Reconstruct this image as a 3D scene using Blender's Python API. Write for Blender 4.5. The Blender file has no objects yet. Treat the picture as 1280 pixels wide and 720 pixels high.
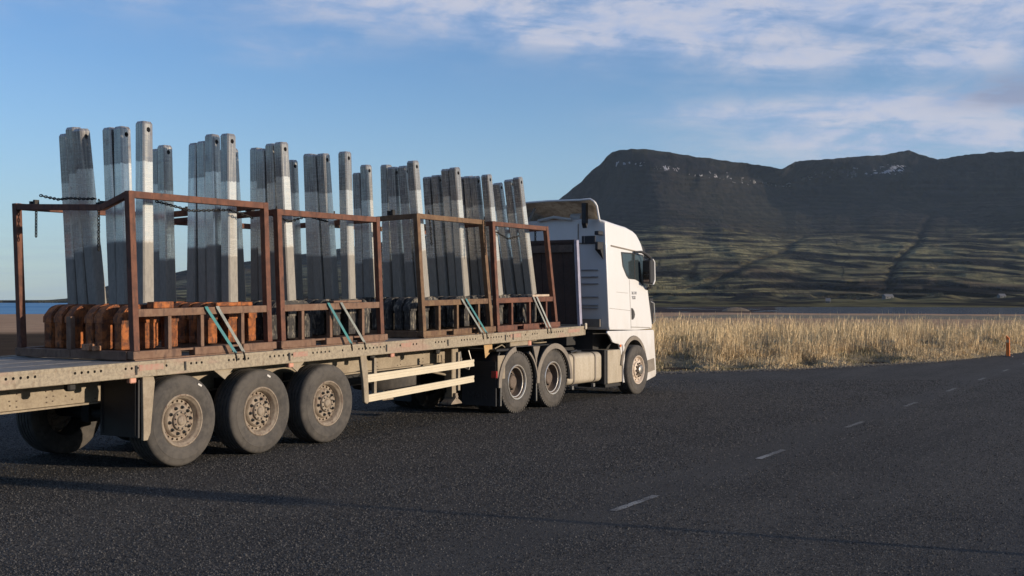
import bpy, bmesh, math, random
import numpy as np
from mathutils import Vector, Matrix, noise, Euler

R = math.radians
PI = math.pi
rnd = random.Random(7)
S = bpy.context.scene
COL = S.collection

# ------------------------------------------------------------------ camera
FPX, CAMH = 1400.0, 1.95
TH = math.atan(860.0 / FPX)                 # heading of the lens, counted from +X (the lorry's way) towards +Y
PITCH = math.atan(16.0 / FPX)
cam_d = bpy.data.cameras.new('camera')
cam = bpy.data.objects.new('camera', cam_d)
COL.objects.link(cam)
cam.location = (0, 0, CAMH)
cam.rotation_euler = (PI / 2 + PITCH, 0, TH - PI / 2)
cam_d.sensor_width = 36.0
cam_d.lens = 36.0 * FPX / 1280.0
cam_d.clip_start = 0.05
cam_d.clip_end = 40000
S.camera = cam

# ------------------------------------------------------------------ light
SUN_EL = R(9.5)
SUN_AZ = math.atan2(-0.98, 0.19)            # direction of the sun in the XY plane
SUN_V = Vector((math.cos(SUN_AZ) * math.cos(SUN_EL), math.sin(SUN_AZ) * math.cos(SUN_EL), math.sin(SUN_EL)))
sd = bpy.data.lights.new('sun', 'SUN')
sd.energy = 5.0
sd.angle = R(0.5)
sd.color = (1.0, 0.84, 0.66)
so = bpy.data.objects.new('sun', sd)
COL.objects.link(so)
so.rotation_euler = SUN_V.to_track_quat('Z', 'Y').to_euler()

W = bpy.data.worlds.new('World')
S.world = W
W.use_nodes = True
S.render.engine = 'CYCLES'
S.view_settings.view_transform = 'Standard'
S.view_settings.look = 'None'
S.view_settings.exposure = 0.2
S.view_settings.gamma = 1.0
SKY_STRENGTH = 0.125
CLOUDS = [(3.0, 15.2, 13.0, 2.0, 0.8, 0), (17.0, 7.6, 8.0, 1.1, 0.8, 0), (18.0, 12.6, 9.0, 2.0, 0.45, 0),  # heading offset and height (degrees), spreads, amount, kind (0 white/pink veil, 1 grey-blue)
    (4.5, 13.6, 6.0, 0.9, 1.1, 0), (-8.0, 15.0, 7.0, 1.5, 0.35, 0), (14.0, 11.7, 2.8, 0.7, 1.2, 0),
    (21.5, 11.6, 2.6, 0.7, 1.1, 0), (19.0, 9.0, 6.5, 1.0, 1.5, 0), (10.5, 9.4, 4.0, 0.6, 0.6, 0), (22.0, 7.6, 5.0, 0.7, 0.9, 0), (24.6, 9.7, 2.8, 0.7, 1.5, 1),
    (17.0, 15.2, 8.0, 1.5, 0.6, 0), (25.0, 14.0, 6.0, 2.2, 0.55, 0), (-24.0, 14.6, 1.8, .8, 0.5, 0),
    (-19.5, 15.0, 2.4, 1.0, 0.55, 0), (8.5, 12.8, 4.0, 0.8, 0.5, 0), (-12, 12.3, 3, .8, .3, 0), (-40, 16, 14, 4, .5, 0), (60, 14, 26, 5, .7, 0)]


class NT:
    """small node-tree writer"""
    def __init__(self, tree):
        self.t = tree

    def n(self, kind, **kw):
        nd = self.t.nodes.new(kind)
        for k, v in kw.items():
            setattr(nd, k, v)
        return nd

    def link(self, a, b):
        self.t.links.new(a, b)

    def put(self, sock, v):
        if hasattr(v, 'is_output'):
            self.link(v, sock)
        elif isinstance(v, (tuple, list)) and len(v) == 3 and sock.type == 'RGBA':
            sock.default_value = (*v, 1)
        else:
            sock.default_value = v

    def m(self, op, a, b=None, c=None, clamp=False):
        nd = self.n('ShaderNodeMath', operation=op, use_clamp=clamp)
        for i, v in enumerate((a, b, c)):
            if v is not None:
                self.put(nd.inputs[i], v)
        return nd.outputs[0]

    def vm(self, op, a, b=None):
        nd = self.n('ShaderNodeVectorMath', operation=op)
        self.put(nd.inputs[0], a)
        if b is not None:
            self.put(nd.inputs[1], b)
        return nd.outputs[0]

    def mix(self, f, a, b, blend='MIX'):
        nd = self.n('ShaderNodeMix', data_type='RGBA', blend_type=blend, clamp_factor=True)
        self.put(nd.inputs[0], f)
        self.put(nd.inputs[6], a)
        self.put(nd.inputs[7], b)
        return nd.outputs[2]

    def mr(self, v, a, b, c=0.0, d=1.0, smooth=True):
        nd = self.n('ShaderNodeMapRange', interpolation_type='SMOOTHSTEP' if smooth else 'LINEAR')
        for i, x in enumerate((v, a, b, c, d)):
            self.put(nd.inputs[i], x)
        return nd.outputs[0]

    def noise(self, vec, scale=5, detail=4, rough=0.55, dist=0.0, out=0):
        nd = self.n('ShaderNodeTexNoise')
        self.put(nd.inputs['Vector'], vec)
        self.put(nd.inputs['Scale'], scale)
        self.put(nd.inputs['Detail'], detail)
        self.put(nd.inputs['Roughness'], rough)
        self.put(nd.inputs['Distortion'], dist)
        return nd.outputs[out]

    def scale(self, vec, s, loc=(0, 0, 0), rot=(0, 0, 0)):
        nd = self.n('ShaderNodeMapping')
        self.put(nd.inputs[0], vec)
        nd.inputs[1].default_value = loc
        nd.inputs[2].default_value = rot
        nd.inputs[3].default_value = s
        return nd.outputs[0]


def build_world():
    t = W.node_tree
    t.nodes.clear()
    N = NT(t)
    out = N.n('ShaderNodeOutputWorld')
    bg = N.n('ShaderNodeBackground')
    sky = N.n('ShaderNodeTexSky', sky_type='NISHITA')
    sky.sun_disc = False
    sky.sun_elevation = SUN_EL
    sky.sun_rotation = PI / 2 - SUN_AZ
    sky.altitude = 0
    sky.air_density = 1.0
    sky.dust_density = 0.4
    sky.ozone_density = 1.8
    tc = N.n('ShaderNodeTexCoord')
    sp = N.n('ShaderNodeSeparateXYZ')
    N.link(tc.outputs['Generated'], sp.inputs[0])
    x, y, z = sp.outputs
    c, s = math.cos(TH), math.sin(TH)
    fw = N.m('ADD', N.m('MULTIPLY', x, c), N.m('MULTIPLY', y, s))
    rt = N.m('SUBTRACT', N.m('MULTIPLY', x, s), N.m('MULTIPLY', y, c))
    az = N.m('MULTIPLY', N.m('ARCTAN2', rt, fw), 180 / PI)
    el = N.m('MULTIPLY', N.m('ARCSINE', z), 180 / PI)
    # cloud layer seen in perspective: plane coordinates
    zz = N.m('MAXIMUM', N.m('ADD', z, 0.06), 0.02)
    px = N.m('DIVIDE', fw, zz)
    py = N.m('DIVIDE', rt, zz)
    cb = N.n('ShaderNodeCombineXYZ')
    N.link(az, cb.inputs[0])
    N.link(N.m('MULTIPLY', el, 2.6), cb.inputs[1])
    v = cb.outputs[0]
    vs = N.scale(v, (1, 1, 1), rot=(0, 0, R(14)))
    n1 = N.noise(vs, 0.07, 7, 0.60, 0.5)
    n2 = N.noise(N.scale(vs, (0.22, 1.1, 1)), 0.26, 7, 0.62, 0.9)
    n3 = N.noise(v, 0.24, 7, 0.62, 0.3)
    veil, grey = 0.0, 0.0
    for (a, e, sa, se, amt, kind) in CLOUDS:
        da = N.m('DIVIDE', N.m('SUBTRACT', az, a), sa)
        de = N.m('DIVIDE', N.m('SUBTRACT', el, e), se)
        g = N.m('EXPONENT', N.m('MULTIPLY', N.m('ADD', N.m('MULTIPLY', da, da), N.m('MULTIPLY', de, de)), -1.0))
        g = N.m('MULTIPLY', g, amt)
        if kind == 0:
            veil = N.m('ADD', veil, g)
        else:
            grey = N.m('ADD', grey, g)
    broad = N.m('MULTIPLY', N.mr(N.m('ADD', el, N.m('MULTIPLY', az, 0.12)), 9.5, 20.0), 0.50)
    veil = N.m('ADD', veil, broad)
    tex = N.m('ADD', N.m('MULTIPLY', n1, 0.30), N.m('ADD', N.m('MULTIPLY', n2, 0.34), N.m('MULTIPLY', n3, 0.36)))
    amt = N.m('MULTIPLY', veil, N.m('ADD', N.m('MULTIPLY', N.mr(tex, 0.36, 0.60), 0.82), 0.14))
    amt = N.m('MINIMUM', N.m('MULTIPLY', amt, 0.95), 0.88)
    pink = N.mr(n3, 0.35, 0.65)
    k = 1.0 / SKY_STRENGTH
    ccol = N.mix(pink, tuple(v_ * k for v_ in (0.33, 0.42, 0.62)), tuple(v_ * k for v_ in (0.52, 0.53, 0.62)))
    skyc = N.mix(1.0, sky.outputs[0], (0.73, 0.95, 1.32), 'MULTIPLY')
    low = N.mr(el, 13.0, 0.0)
    skyc = N.mix(N.m('MULTIPLY', low, 0.42), skyc, tuple(v_ * k for v_ in (0.42, 0.54, 0.66)))
    bank = N.m('MULTIPLY', N.mr(el, 4.2, 1.2), N.mr(N.noise(N.scale(v, (0.25, 1.6, 1)), 0.6, 5, 0.6), 0.35, 0.65))
    skyc = N.mix(N.m('MULTIPLY', bank, 0.35), skyc, tuple(v_ * k for v_ in (0.30, 0.39, 0.50)))
    c1 = N.mix(amt, skyc, ccol)
    gam = N.m('MINIMUM', N.m('MULTIPLY', grey, N.mr(tex, 0.40, 0.60)), 0.8)
    c2 = N.mix(gam, c1, tuple(v_ * k for v_ in (0.23, 0.27, 0.40)))
    N.link(c2, bg.inputs[0])
    bg.inputs[1].default_value = SKY_STRENGTH
    N.link(bg.outputs[0], out.inputs[0])


build_world()


# ------------------------------------------------------------------ materials
MATS = {}


def mat(name, fn):
    if name in MATS:
        return MATS[name]
    m = bpy.data.materials.new(name)
    m.use_nodes = True
    t = m.node_tree
    t.nodes.clear()
    N = NT(t)
    out = N.n('ShaderNodeOutputMaterial')
    p = N.n('ShaderNodeBsdfPrincipled')
    N.link(p.outputs[0], out.inputs[0])
    pos = N.n('ShaderNodeNewGeometry').outputs['Position']
    obj = N.n('ShaderNodeTexCoord').outputs['Object']
    fn(N, p, pos, obj)
    MATS[name] = m
    return m


def bump(N, p, h, strength=0.3, dist=0.01):
    b = N.n('ShaderNodeBump')
    b.inputs['Strength'].default_value = strength
    b.inputs['Distance'].default_value = dist
    N.link(h, b.inputs['Height'])
    N.link(b.outputs[0], p.inputs['Normal'])


def worn(name, base, dirt, amount=0.5, scale=6, rough=0.6, metallic=0.0, bump_s=0.15, streak=False):
    def f(N, p, pos, obj):
        v = N.scale(pos, (1, 1, 0.25)) if streak else pos
        n = N.noise(v, scale, 6, 0.65)
        n2 = N.noise(pos, scale * 7, 4, 0.6)
        k = N.m('MULTIPLY', N.mr(N.m('ADD', N.m('MULTIPLY', n, 0.7), N.m('MULTIPLY', n2, 0.3)), 0.36, 0.66), amount)
        col = N.mix(k, base, dirt)
        N.link(col, p.inputs['Base Color'])
        N.link(N.mr(n2, 0.3, 0.7, rough - 0.12, rough + 0.12), p.inputs['Roughness'])
        p.inputs['Metallic'].default_value = metallic
        if bump_s:
            bump(N, p, n2, bump_s, 0.004)
    return mat(name, f)


def plain(name, base, rough=0.5, metallic=0.0):
    def f(N, p, pos, obj):
        n = N.noise(pos, 9, 5, 0.6)
        col = N.mix(N.m('MULTIPLY', N.mr(n, 0.35, 0.65), 0.5), base, tuple(c * 0.62 for c in base))
        N.link(col, p.inputs['Base Color'])
        p.inputs['Roughness'].default_value = rough
        p.inputs['Metallic'].default_value = metallic
    return mat(name, f)


def rust(name, a, b, c, scale=8, rough=0.85):
    def f(N, p, pos, obj):
        n = N.noise(pos, scale, 7, 0.7, 0.4)
        n2 = N.noise(N.scale(pos, (1, 1, 0.3)), scale * 2.3, 5, 0.65)
        col = N.mix(N.mr(n, 0.36, 0.62), a, b)
        col = N.mix(N.mr(n2, 0.50, 0.68), col, c)
        N.link(col, p.inputs['Base Color'])
        p.inputs['Roughness'].default_value = rough
        bump(N, p, N.noise(pos, scale * 8, 4, 0.6), 0.35, 0.004)
    return mat(name, f)


def m_white(N, p, pos, obj):
    sp = N.n('ShaderNodeSeparateXYZ')
    N.link(pos, sp.inputs[0])
    n = N.noise(N.scale(pos, (1, 1, 0.35)), 3.5, 6, 0.6)
    low = N.mr(sp.outputs[2], 1.9, 0.2)
    k = N.m('MULTIPLY', N.m('ADD', N.m('MULTIPLY', low, 0.55), 0.10), N.mr(n, 0.3, 0.75))
    N.link(N.mix(k, (0.64, 0.63, 0.62), (0.40, 0.34, 0.26)), p.inputs['Base Color'])
    N.link(N.mr(n, 0.3, 0.7, 0.28, 0.42), p.inputs['Roughness'])
    p.inputs['Coat Weight'].default_value = 0.3


WHITE = mat('white_paint', m_white)
BEIGE = worn('beige_dusty_paint', (0.29, 0.24, 0.17), (0.19, 0.15, 0.105), 0.8, 5, 0.75)
def m_rail(N, p, pos, obj):
    n = N.noise(N.scale(pos, (0.25, 1, 1)), 3.0, 6, 0.6)
    n2 = N.noise(pos, 22, 5, 0.7)
    n4 = N.noise(N.scale(pos, (1, 1, 0.12)), 14, 4, 0.6)
    col = N.mix(N.mr(n2, 0.38, 0.66), (0.31, 0.26, 0.185), (0.20, 0.165, 0.12))
    col = N.mix(N.m('MULTIPLY', N.mr(n, 0.54, 0.64), 0.55), col, (0.30, 0.19, 0.145))
    col = N.mix(N.m('MULTIPLY', N.mr(n4, 0.56, 0.70), 0.6), col, (0.14, 0.085, 0.05))
    N.link(col, p.inputs['Base Color'])
    p.inputs['Roughness'].default_value = 0.8
    bump(N, p, n2, 0.3, 0.004)


RAIL = mat('dusty_edge_rail_paint', m_rail)
GUARD = worn('cream_aluminium', (0.56, 0.49, 0.36), (0.42, 0.36, 0.26), 0.35, 4, 0.55, 0.0, 0.05)
FENDER = worn('grey_dusty_plastic', (0.20, 0.17, 0.135), (0.13, 0.11, 0.09), 0.7, 7, 0.75)
TANK = worn('dusty_aluminium', (0.46, 0.40, 0.31), (0.30, 0.25, 0.18), 0.8, 3.2, 0.55, 0.15, 0.05, True)
BLACK = plain('black_plastic', (0.018, 0.018, 0.02), 0.6)
CHASSIS = plain('dark_chassis_paint', (0.02, 0.019, 0.018), 0.75)
STEEL = plain('dull_steel', (0.32, 0.30, 0.27), 0.4, 0.7)
BRIGHT = plain('bright_rim_metal', (0.75, 0.70, 0.62), 0.3, 0.7)
RIM = rust('dusty_rim_paint', (0.27, 0.22, 0.165), (0.19, 0.15, 0.11), (0.13, 0.085, 0.06), 9, 0.75)
DISH = worn('brown_dusty_dish', (0.13, 0.095, 0.07), (0.07, 0.05, 0.04), 0.8, 8, 0.8)
RACK_RED = rust('red_brown_rack_steel', (0.155, 0.064, 0.038), (0.10, 0.042, 0.027), (0.062, 0.032, 0.024), 7)
RACK_LOW = rust('dusty_rack_steel', (0.19, 0.115, 0.074), (0.145, 0.080, 0.050), (0.095, 0.055, 0.038), 7)
RACK_OLIVE = rust('olive_brown_rack_steel', (0.17, 0.105, 0.056), (0.12, 0.066, 0.036), (0.08, 0.045, 0.028), 7)
YOKE_ORANGE = rust('orange_rusted_casting', (0.38, 0.12, 0.030), (0.12, 0.040, 0.016), (0.045, 0.025, 0.016), 9)
YOKE_GREY = rust('grey_iron_casting', (0.05, 0.046, 0.043), (0.022, 0.021, 0.021), (0.24, 0.21, 0.16), 11)
HEAD = worn('dark_brown_headboard', (0.035, 0.024, 0.022), (0.06, 0.035, 0.028), 0.7, 3, 0.75, 0, 0.1)
CHAIN = plain('black_chain_iron', (0.03, 0.028, 0.026), 0.55, 0.6)
WOOD = rust('wood_block', (0.36, 0.19, 0.10), (0.26, 0.13, 0.07), (0.18, 0.10, 0.06), 12)
DECKM = worn('grey_worn_deck', (0.20, 0.185, 0.17), (0.11, 0.10, 0.09), 0.9, 4, 0.8)
TEAL = worn('teal_strap_webbing', (0.045, 0.20, 0.19), (0.10, 0.13, 0.20), 0.5, 5, 0.85)
GREYSTRAP = worn('grey_strap_webbing', (0.25, 0.27, 0.24), (0.15, 0.15, 0.14), 0.7, 5, 0.85)
REDL = plain('red_lens', (0.35, 0.03, 0.03), 0.3)
ORANGEL = plain('orange_lens', (0.7, 0.16, 0.02), 0.35)
POSTO = worn('orange_marker_paint', (0.72, 0.17, 0.02), (0.4, 0.10, 0.03), 0.4, 12, 0.6)
def m_fibre(N, p, pos, obj):
    n = N.noise(pos, 3.0, 6, 0.65)
    n2 = N.noise(pos, 11, 4, 0.6)
    col = N.mix(N.mr(n, 0.38, 0.62), (0.22, 0.185, 0.135), (0.11, 0.088, 0.065))
    col = N.mix(N.m('MULTIPLY', N.mr(n2, 0.5, 0.66), 0.6), col, (0.10, 0.07, 0.045))
    N.link(col, p.inputs['Base Color'])
    p.inputs['Roughness'].default_value = 0.8
    bf = N.n('ShaderNodeNewGeometry').outputs['Backfacing']
    col = N.mix(bf, (0.72, 0.71, 0.69), col)
    N.link(col, p.inputs['Base Color'])
    tr = N.n('ShaderNodeBsdfTranslucent')
    N.link(col, tr.inputs[0])
    mx = N.n('ShaderNodeMixShader')
    mx.inputs[0].default_value = 0.4
    out = [q for q in N.t.nodes if q.type == 'OUTPUT_MATERIAL'][0]
    N.link(p.outputs[0], mx.inputs[1])
    N.link(tr.outputs[0], mx.inputs[2])
    N.link(mx.outputs[0], out.inputs[0])


INNER = mat('thin_fibreglass_spoiler', m_fibre)
EDGE = worn('pale_steel_edge', (0.34, 0.33, 0.42), (0.24, 0.22, 0.25), 0.6, 6, 0.5, 0.3)


def m_tyre(N, p, pos, obj):
    n = N.noise(pos, 14, 6, 0.65)
    n2 = N.noise(pos, 2.6, 4, 0.6)
    k = N.mr(N.m('ADD', N.m('MULTIPLY', n, 0.5), N.m('MULTIPLY', n2, 0.5)), 0.38, 0.62)
    N.link(N.mix(k, (0.080, 0.071, 0.061), (0.045, 0.041, 0.037)), p.inputs['Base Color'])
    p.inputs['Roughness'].default_value = 0.9
    bump(N, p, n, 0.2, 0.004)


TYRE = mat('dusty_tyre_rubber', m_tyre)


def m_rod(N, p, pos, obj):
    sp = N.n('ShaderNodeSeparateXYZ')
    N.link(obj, sp.inputs[0])
    z = sp.outputs[2]
    info = N.n('ShaderNodeObjectInfo').outputs['Random']
    off = N.vm('ADD', obj, pos)
    n = N.noise(N.scale(off, (3, 3, 1)), 5, 6, 0.65)
    ns = N.noise(N.scale(off, (26, 26, 0.9)), 1.0, 4, 0.6)
    nb = N.noise(N.scale(off, (2, 2, 16)), 1.0, 5, 0.7)
    jit = N.m('ADD', N.m('MULTIPLY', N.m('SUBTRACT', n, 0.5), 0.07), N.m('MULTIPLY', N.m('SUBTRACT', info, 0.5), 0.18))
    zt = N.m('ADD', z, jit)
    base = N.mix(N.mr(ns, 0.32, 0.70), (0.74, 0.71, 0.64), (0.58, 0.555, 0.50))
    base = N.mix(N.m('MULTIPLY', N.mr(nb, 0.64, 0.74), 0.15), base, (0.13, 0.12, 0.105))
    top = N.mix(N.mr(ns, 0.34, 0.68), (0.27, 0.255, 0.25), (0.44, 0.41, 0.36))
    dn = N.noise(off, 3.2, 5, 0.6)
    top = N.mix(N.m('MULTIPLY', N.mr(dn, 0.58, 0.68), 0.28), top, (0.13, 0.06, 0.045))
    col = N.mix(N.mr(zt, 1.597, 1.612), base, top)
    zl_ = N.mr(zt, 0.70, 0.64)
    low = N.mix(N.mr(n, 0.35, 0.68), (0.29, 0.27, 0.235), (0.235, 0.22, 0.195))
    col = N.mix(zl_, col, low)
    speck = N.mr(N.noise(off, 34, 3, 0.6), 0.63, 0.70)
    col = N.mix(N.m('MULTIPLY', speck, 0.6), col, (0.08, 0.065, 0.05))
    N.link(col, p.inputs['Base Color'])
    N.link(N.m('MULTIPLY', N.m('SUBTRACT', 1.0, zl_), 0.62), p.inputs['Metallic'])
    p.inputs['Specular IOR Level'].default_value = 0.15
    N.link(N.m('MAXIMUM', N.m('MULTIPLY', zl_, 0.7), N.mr(N.m('ADD', N.m('MULTIPLY', ns, .5), N.m('MULTIPLY', nb, .5)), 0.35, 0.65, 0.20, 0.32)), p.inputs['Roughness'])
    bump(N, p, ns, 0.06, 0.003)


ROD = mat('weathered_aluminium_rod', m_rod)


def m_glass(N, p, pos, obj):
    p.inputs['Base Color'].default_value = (0.03, 0.04, 0.045, 1)
    p.inputs['Roughness'].default_value = 0.06
    p.inputs['Specular IOR Level'].default_value = 0.6


GLASS = mat('tinted_cab_glass', m_glass)


# ------------------------------------------------------------------ mesh builder
TX0, TZ0, TSL = 7.0, 1.235, 0.0185            # the trailer deck rises gently towards the cab


def tilt(v):
    x, y, z = v
    a = math.atan(TSL)
    dx = x - TX0
    return (TX0 + dx * math.cos(a) - z * math.sin(a), y, TZ0 + dx * math.sin(a) + z * math.cos(a))


def deckz(x):
    return TZ0 + (x - TX0) * TSL


class MB:
    def __init__(self, xf=None):
        self.v, self.f, self.xf = [], [], xf

    def add(self, vs, fs):
        b = len(self.v)
        self.v += [tuple(p) for p in vs]
        self.f += [tuple(i + b for i in f) for f in fs]
        return self

    def box(self, x0, x1, y0, y1, z0, z1, c=0.0):
        if c <= 0:
            vs = [(x, y, z) for z in (z0, z1) for y in (y0, y1) for x in (x0, x1)]
            return self.add(vs, [(0, 2, 3, 1), (4, 5, 7, 6), (0, 1, 5, 4), (2, 6, 7, 3), (0, 4, 6, 2), (1, 3, 7, 5)])
        bm = bmesh.new()
        bmesh.ops.create_cube(bm, size=1.0)
        for q in bm.verts:
            q.co = Vector(((x0 + x1) / 2 + q.co.x * (x1 - x0), (y0 + y1) / 2 + q.co.y * (y1 - y0), (z0 + z1) / 2 + q.co.z * (z1 - z0)))
        bmesh.ops.bevel(bm, geom=bm.edges[:], offset=c, segments=2 if c > 0.02 else 1, affect='EDGES', profile=0.5)
        bm.verts.index_update()
        vs = [tuple(q.co) for q in bm.verts]
        fs = [tuple(q.index for q in f.verts) for f in bm.faces]
        bm.free()
        return self.add(vs, fs)

    def bar(self, a, b, w, h, up=(0, 0, 1)):
        a, b = Vector(a), Vector(b)
        d = (b - a).normalized()
        u = Vector(up)
        s = d.cross(u)
        if s.length < 1e-4:
            s = d.cross(Vector((1, 0, 0)))
        s.normalize()
        u = s.cross(d).normalized()
        vs = []
        for q in (a, b):
            for (i, j) in ((-1, -1), (1, -1), (1, 1), (-1, 1)):
                vs.append(q + s * (w / 2 * i) + u * (h / 2 * j))
        return self.add(vs, [(0, 1, 2, 3), (7, 6, 5, 4), (0, 4, 5, 1), (1, 5, 6, 2), (2, 6, 7, 3), (3, 7, 4, 0)])

    def tube(self, pts, r, n=8, closed=False, caps=True):
        pts = [Vector(q) for q in pts]
        rs = r if isinstance(r, (list, tuple)) else [r] * len(pts)
        vs, fs = [], []
        m = len(pts)
        prev = None
        for i, q in enumerate(pts):
            if closed:
                d = pts[(i + 1) % m] - pts[i - 1]
            else:
                d = pts[min(i + 1, m - 1)] - pts[max(i - 1, 0)]
            d.normalize()
            ref = prev if prev is not None else (Vector((0, 0, 1)) if abs(d.z) < 0.9 else Vector((1, 0, 0)))
            s = d.cross(ref)
            if s.length < 1e-5:
                s = d.cross(Vector((0, 1, 0)))
            s.normalize()
            u = s.cross(d).normalized()
            prev = u
            for k in range(n):
                a = 2 * PI * k / n
                vs.append(q + (s * math.cos(a) + u * math.sin(a)) * rs[i])
        for i in range(m if closed else m - 1):
            for k in range(n):
                a, b = i * n + k, i * n + (k + 1) % n
                c, d2 = ((i + 1) % m) * n + (k + 1) % n, ((i + 1) % m) * n + k
                fs.append((a, b, c, d2))
        if caps and not closed:
            fs.append(tuple(range(n))[::-1])
            fs.append(tuple((m - 1) * n + k for k in range(n)))
        return self.add(vs, fs)

    def lathe(self, prof, cx, cz, n=40, a0=0.0, a1=2 * PI, cy=0.0):
        """profile of (radius, y) turned about an axis parallel to Y"""
        full = abs(a1 - a0 - 2 * PI) < 1e-6
        cols = n if full else n + 1
        vs, fs = [], []
        for k in range(cols):
            a = a0 + (a1 - a0) * k / n
            for (r, y) in prof:
                vs.append((cx + r * math.cos(a), cy + y, cz + r * math.sin(a)))
        m = len(prof)
        for k in range(n):
            k2 = (k + 1) % cols
            for j in range(m - 1):
                fs.append((k * m + j, k * m + j + 1, k2 * m + j + 1, k2 * m + j))
        return self.add(vs, fs)

    def prism(self, poly, y0, y1, z_as_y=False):
        """polygon in the XZ plane pulled from y0 to y1 (numbers or functions of x, z)"""
        g = lambda q, x, z: q(x, z) if callable(q) else q
        n = len(poly)
        vs = [(x, g(y0, x, z), z) for x, z in poly] + [(x, g(y1, x, z), z) for x, z in poly]
        fs = [tuple(range(n)), tuple(range(2 * n - 1, n - 1, -1))]
        fs += [(i, i + n, (i + 1) % n + n, (i + 1) % n) for i in range(n)]
        return self.add(vs, fs)

    def build(self, name, m, parent=None, smooth=False, bevel=0.0, local=False, seg=2, auto=None):
        vs = self.v
        if self.xf:
            vs = [self.xf(q) for q in vs]
        org = Vector((0, 0, 0))
        if parent is not None and not local:
            org = parent['_o'] if '_o' in parent.keys() else (0, 0, 0)
            org = Vector(org)
        me = bpy.data.meshes.new(name)
        me.from_pydata([tuple(Vector(q) - org) for q in vs], [], self.f)
        me.materials.append(m)
        bm = bmesh.new()
        bm.from_mesh(me)
        bmesh.ops.recalc_face_normals(bm, faces=bm.faces[:])
        bm.to_mesh(me)
        bm.free()
        if smooth:
            me.shade_smooth()
            me.set_sharp_from_angle(angle=R(auto or 38))
        o = bpy.data.objects.new(name, me)
        COL.objects.link(o)
        o.parent = parent
        if parent is not None and not local:
            o['_o'] = tuple(org)
        if bevel:
            b = o.modifiers.new('bevel', 'BEVEL')
            b.width = bevel
            b.segments = seg
            b.limit_method = 'ANGLE'
            b.angle_limit = R(35)
            b.harden_normals = False
        return o


def thing(name, label, cat, loc, group=None):
    o = bpy.data.objects.new(name, None)
    COL.objects.link(o)
    o.location = loc
    o['_o'] = tuple(loc)
    o['label'] = label
    o['category'] = cat
    if group:
        o['group'] = group
    return o


def tag(o, label, cat, group=None):
    o['label'] = label
    o['category'] = cat
    if group:
        o['group'] = group
    return o


def struct(o):
    o['kind'] = 'structure'
    return o


def dup_tree(o, parent=None):
    c = o.copy()
    COL.objects.link(c)
    c.parent = parent
    for ch in list(o.children):
        dup_tree(ch, c)
    return c


def cambasis(a, D):
    """point on the ground plane lying D metres ahead along the lens heading and a*D metres to its right"""
    c, s = math.cos(TH), math.sin(TH)
    return D * (c + a * s), D * (s - a * c)


def fbm(x, y, z=0.0, oct_=4):
    v, amp, tot = 0.0, 1.0, 0.0
    for i in range(oct_):
        v += noise.noise(Vector((x, y, z))) * amp
        tot += amp
        x, y, z, amp = x * 2.03, y * 2.03, z * 2.03 + 7.1, amp * 0.5
    return v / tot


def sstep(a, b, x):
    t = min(1.0, max(0.0, (x - a) / (b - a)))
    return t * t * (3 - 2 * t)


# ------------------------------------------------------------------ ground, sea, hills
def grid_mesh(name, P, rows, cols, m, smooth=True, attr=None):
    me = bpy.data.meshes.new(name)
    idx = np.arange(rows * cols).reshape(rows, cols)
    f = np.stack([idx[:-1, :-1], idx[1:, :-1], idx[1:, 1:], idx[:-1, 1:]], -1).reshape(-1, 4)
    me.vertices.add(len(P))
    me.vertices.foreach_set('co', np.asarray(P, np.float32).ravel())
    me.loops.add(f.size)
    me.loops.foreach_set('vertex_index', f.ravel().astype(np.int32))
    me.polygons.add(len(f))
    me.polygons.foreach_set('loop_start', np.arange(0, f.size, 4, dtype=np.int32))
    me.polygons.foreach_set('loop_total', np.full(len(f), 4, np.int32))
    me.update(calc_edges=True)
    me.materials.append(m)
    if smooth:
        me.shade_smooth()
    o = bpy.data.objects.new(name, me)
    COL.objects.link(o)
    return o


def ground_h(az, D):
    """az = heading right of the lens (rad), D = distance along the ray"""
    if D < 72:
        return -0.03 - 0.10 * sstep(45, 72, D)
    h = -0.13 - 1.1 * sstep(72, 290, D) + 0.10 * fbm(az * 9, D * 0.02)
    left = sstep(-0.30, -0.335, az)
    right_in = sstep(-0.38, -0.30, az) * sstep(1.9, 1.4, az)
    shore = 300 + 18 * fbm(az * 14, 3.1)
    mud = sstep(0.10, 0.13, az) * sstep(0.30, 0.22, az)
    if abs(az) > 2.2:                       # behind the lens: land
        return -0.2 + 0.02 * D * sstep(60, 600, D) * 0.5
    sea = -1.9 + 0.62 * mud * (0.9 + 0.25 * fbm(az * 30, D * 0.012))
    h = h + (sea - h) * sstep(shore - 12, shore + 25, D)
    land = -1.2 + 8.0 * sstep(560, 1500, D) + 0.7 * fbm(az * 40, D * 0.008) + 9.0 * sstep(800, 1300, D) * max(-0.25, fbm(az * 34, D * 0.003, 2.0, 5))
    k = sstep(560, 640, D + 90 * fbm(az * 10, 1.7)) * right_in
    h = h + (land - h) * k
    return h


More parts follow.
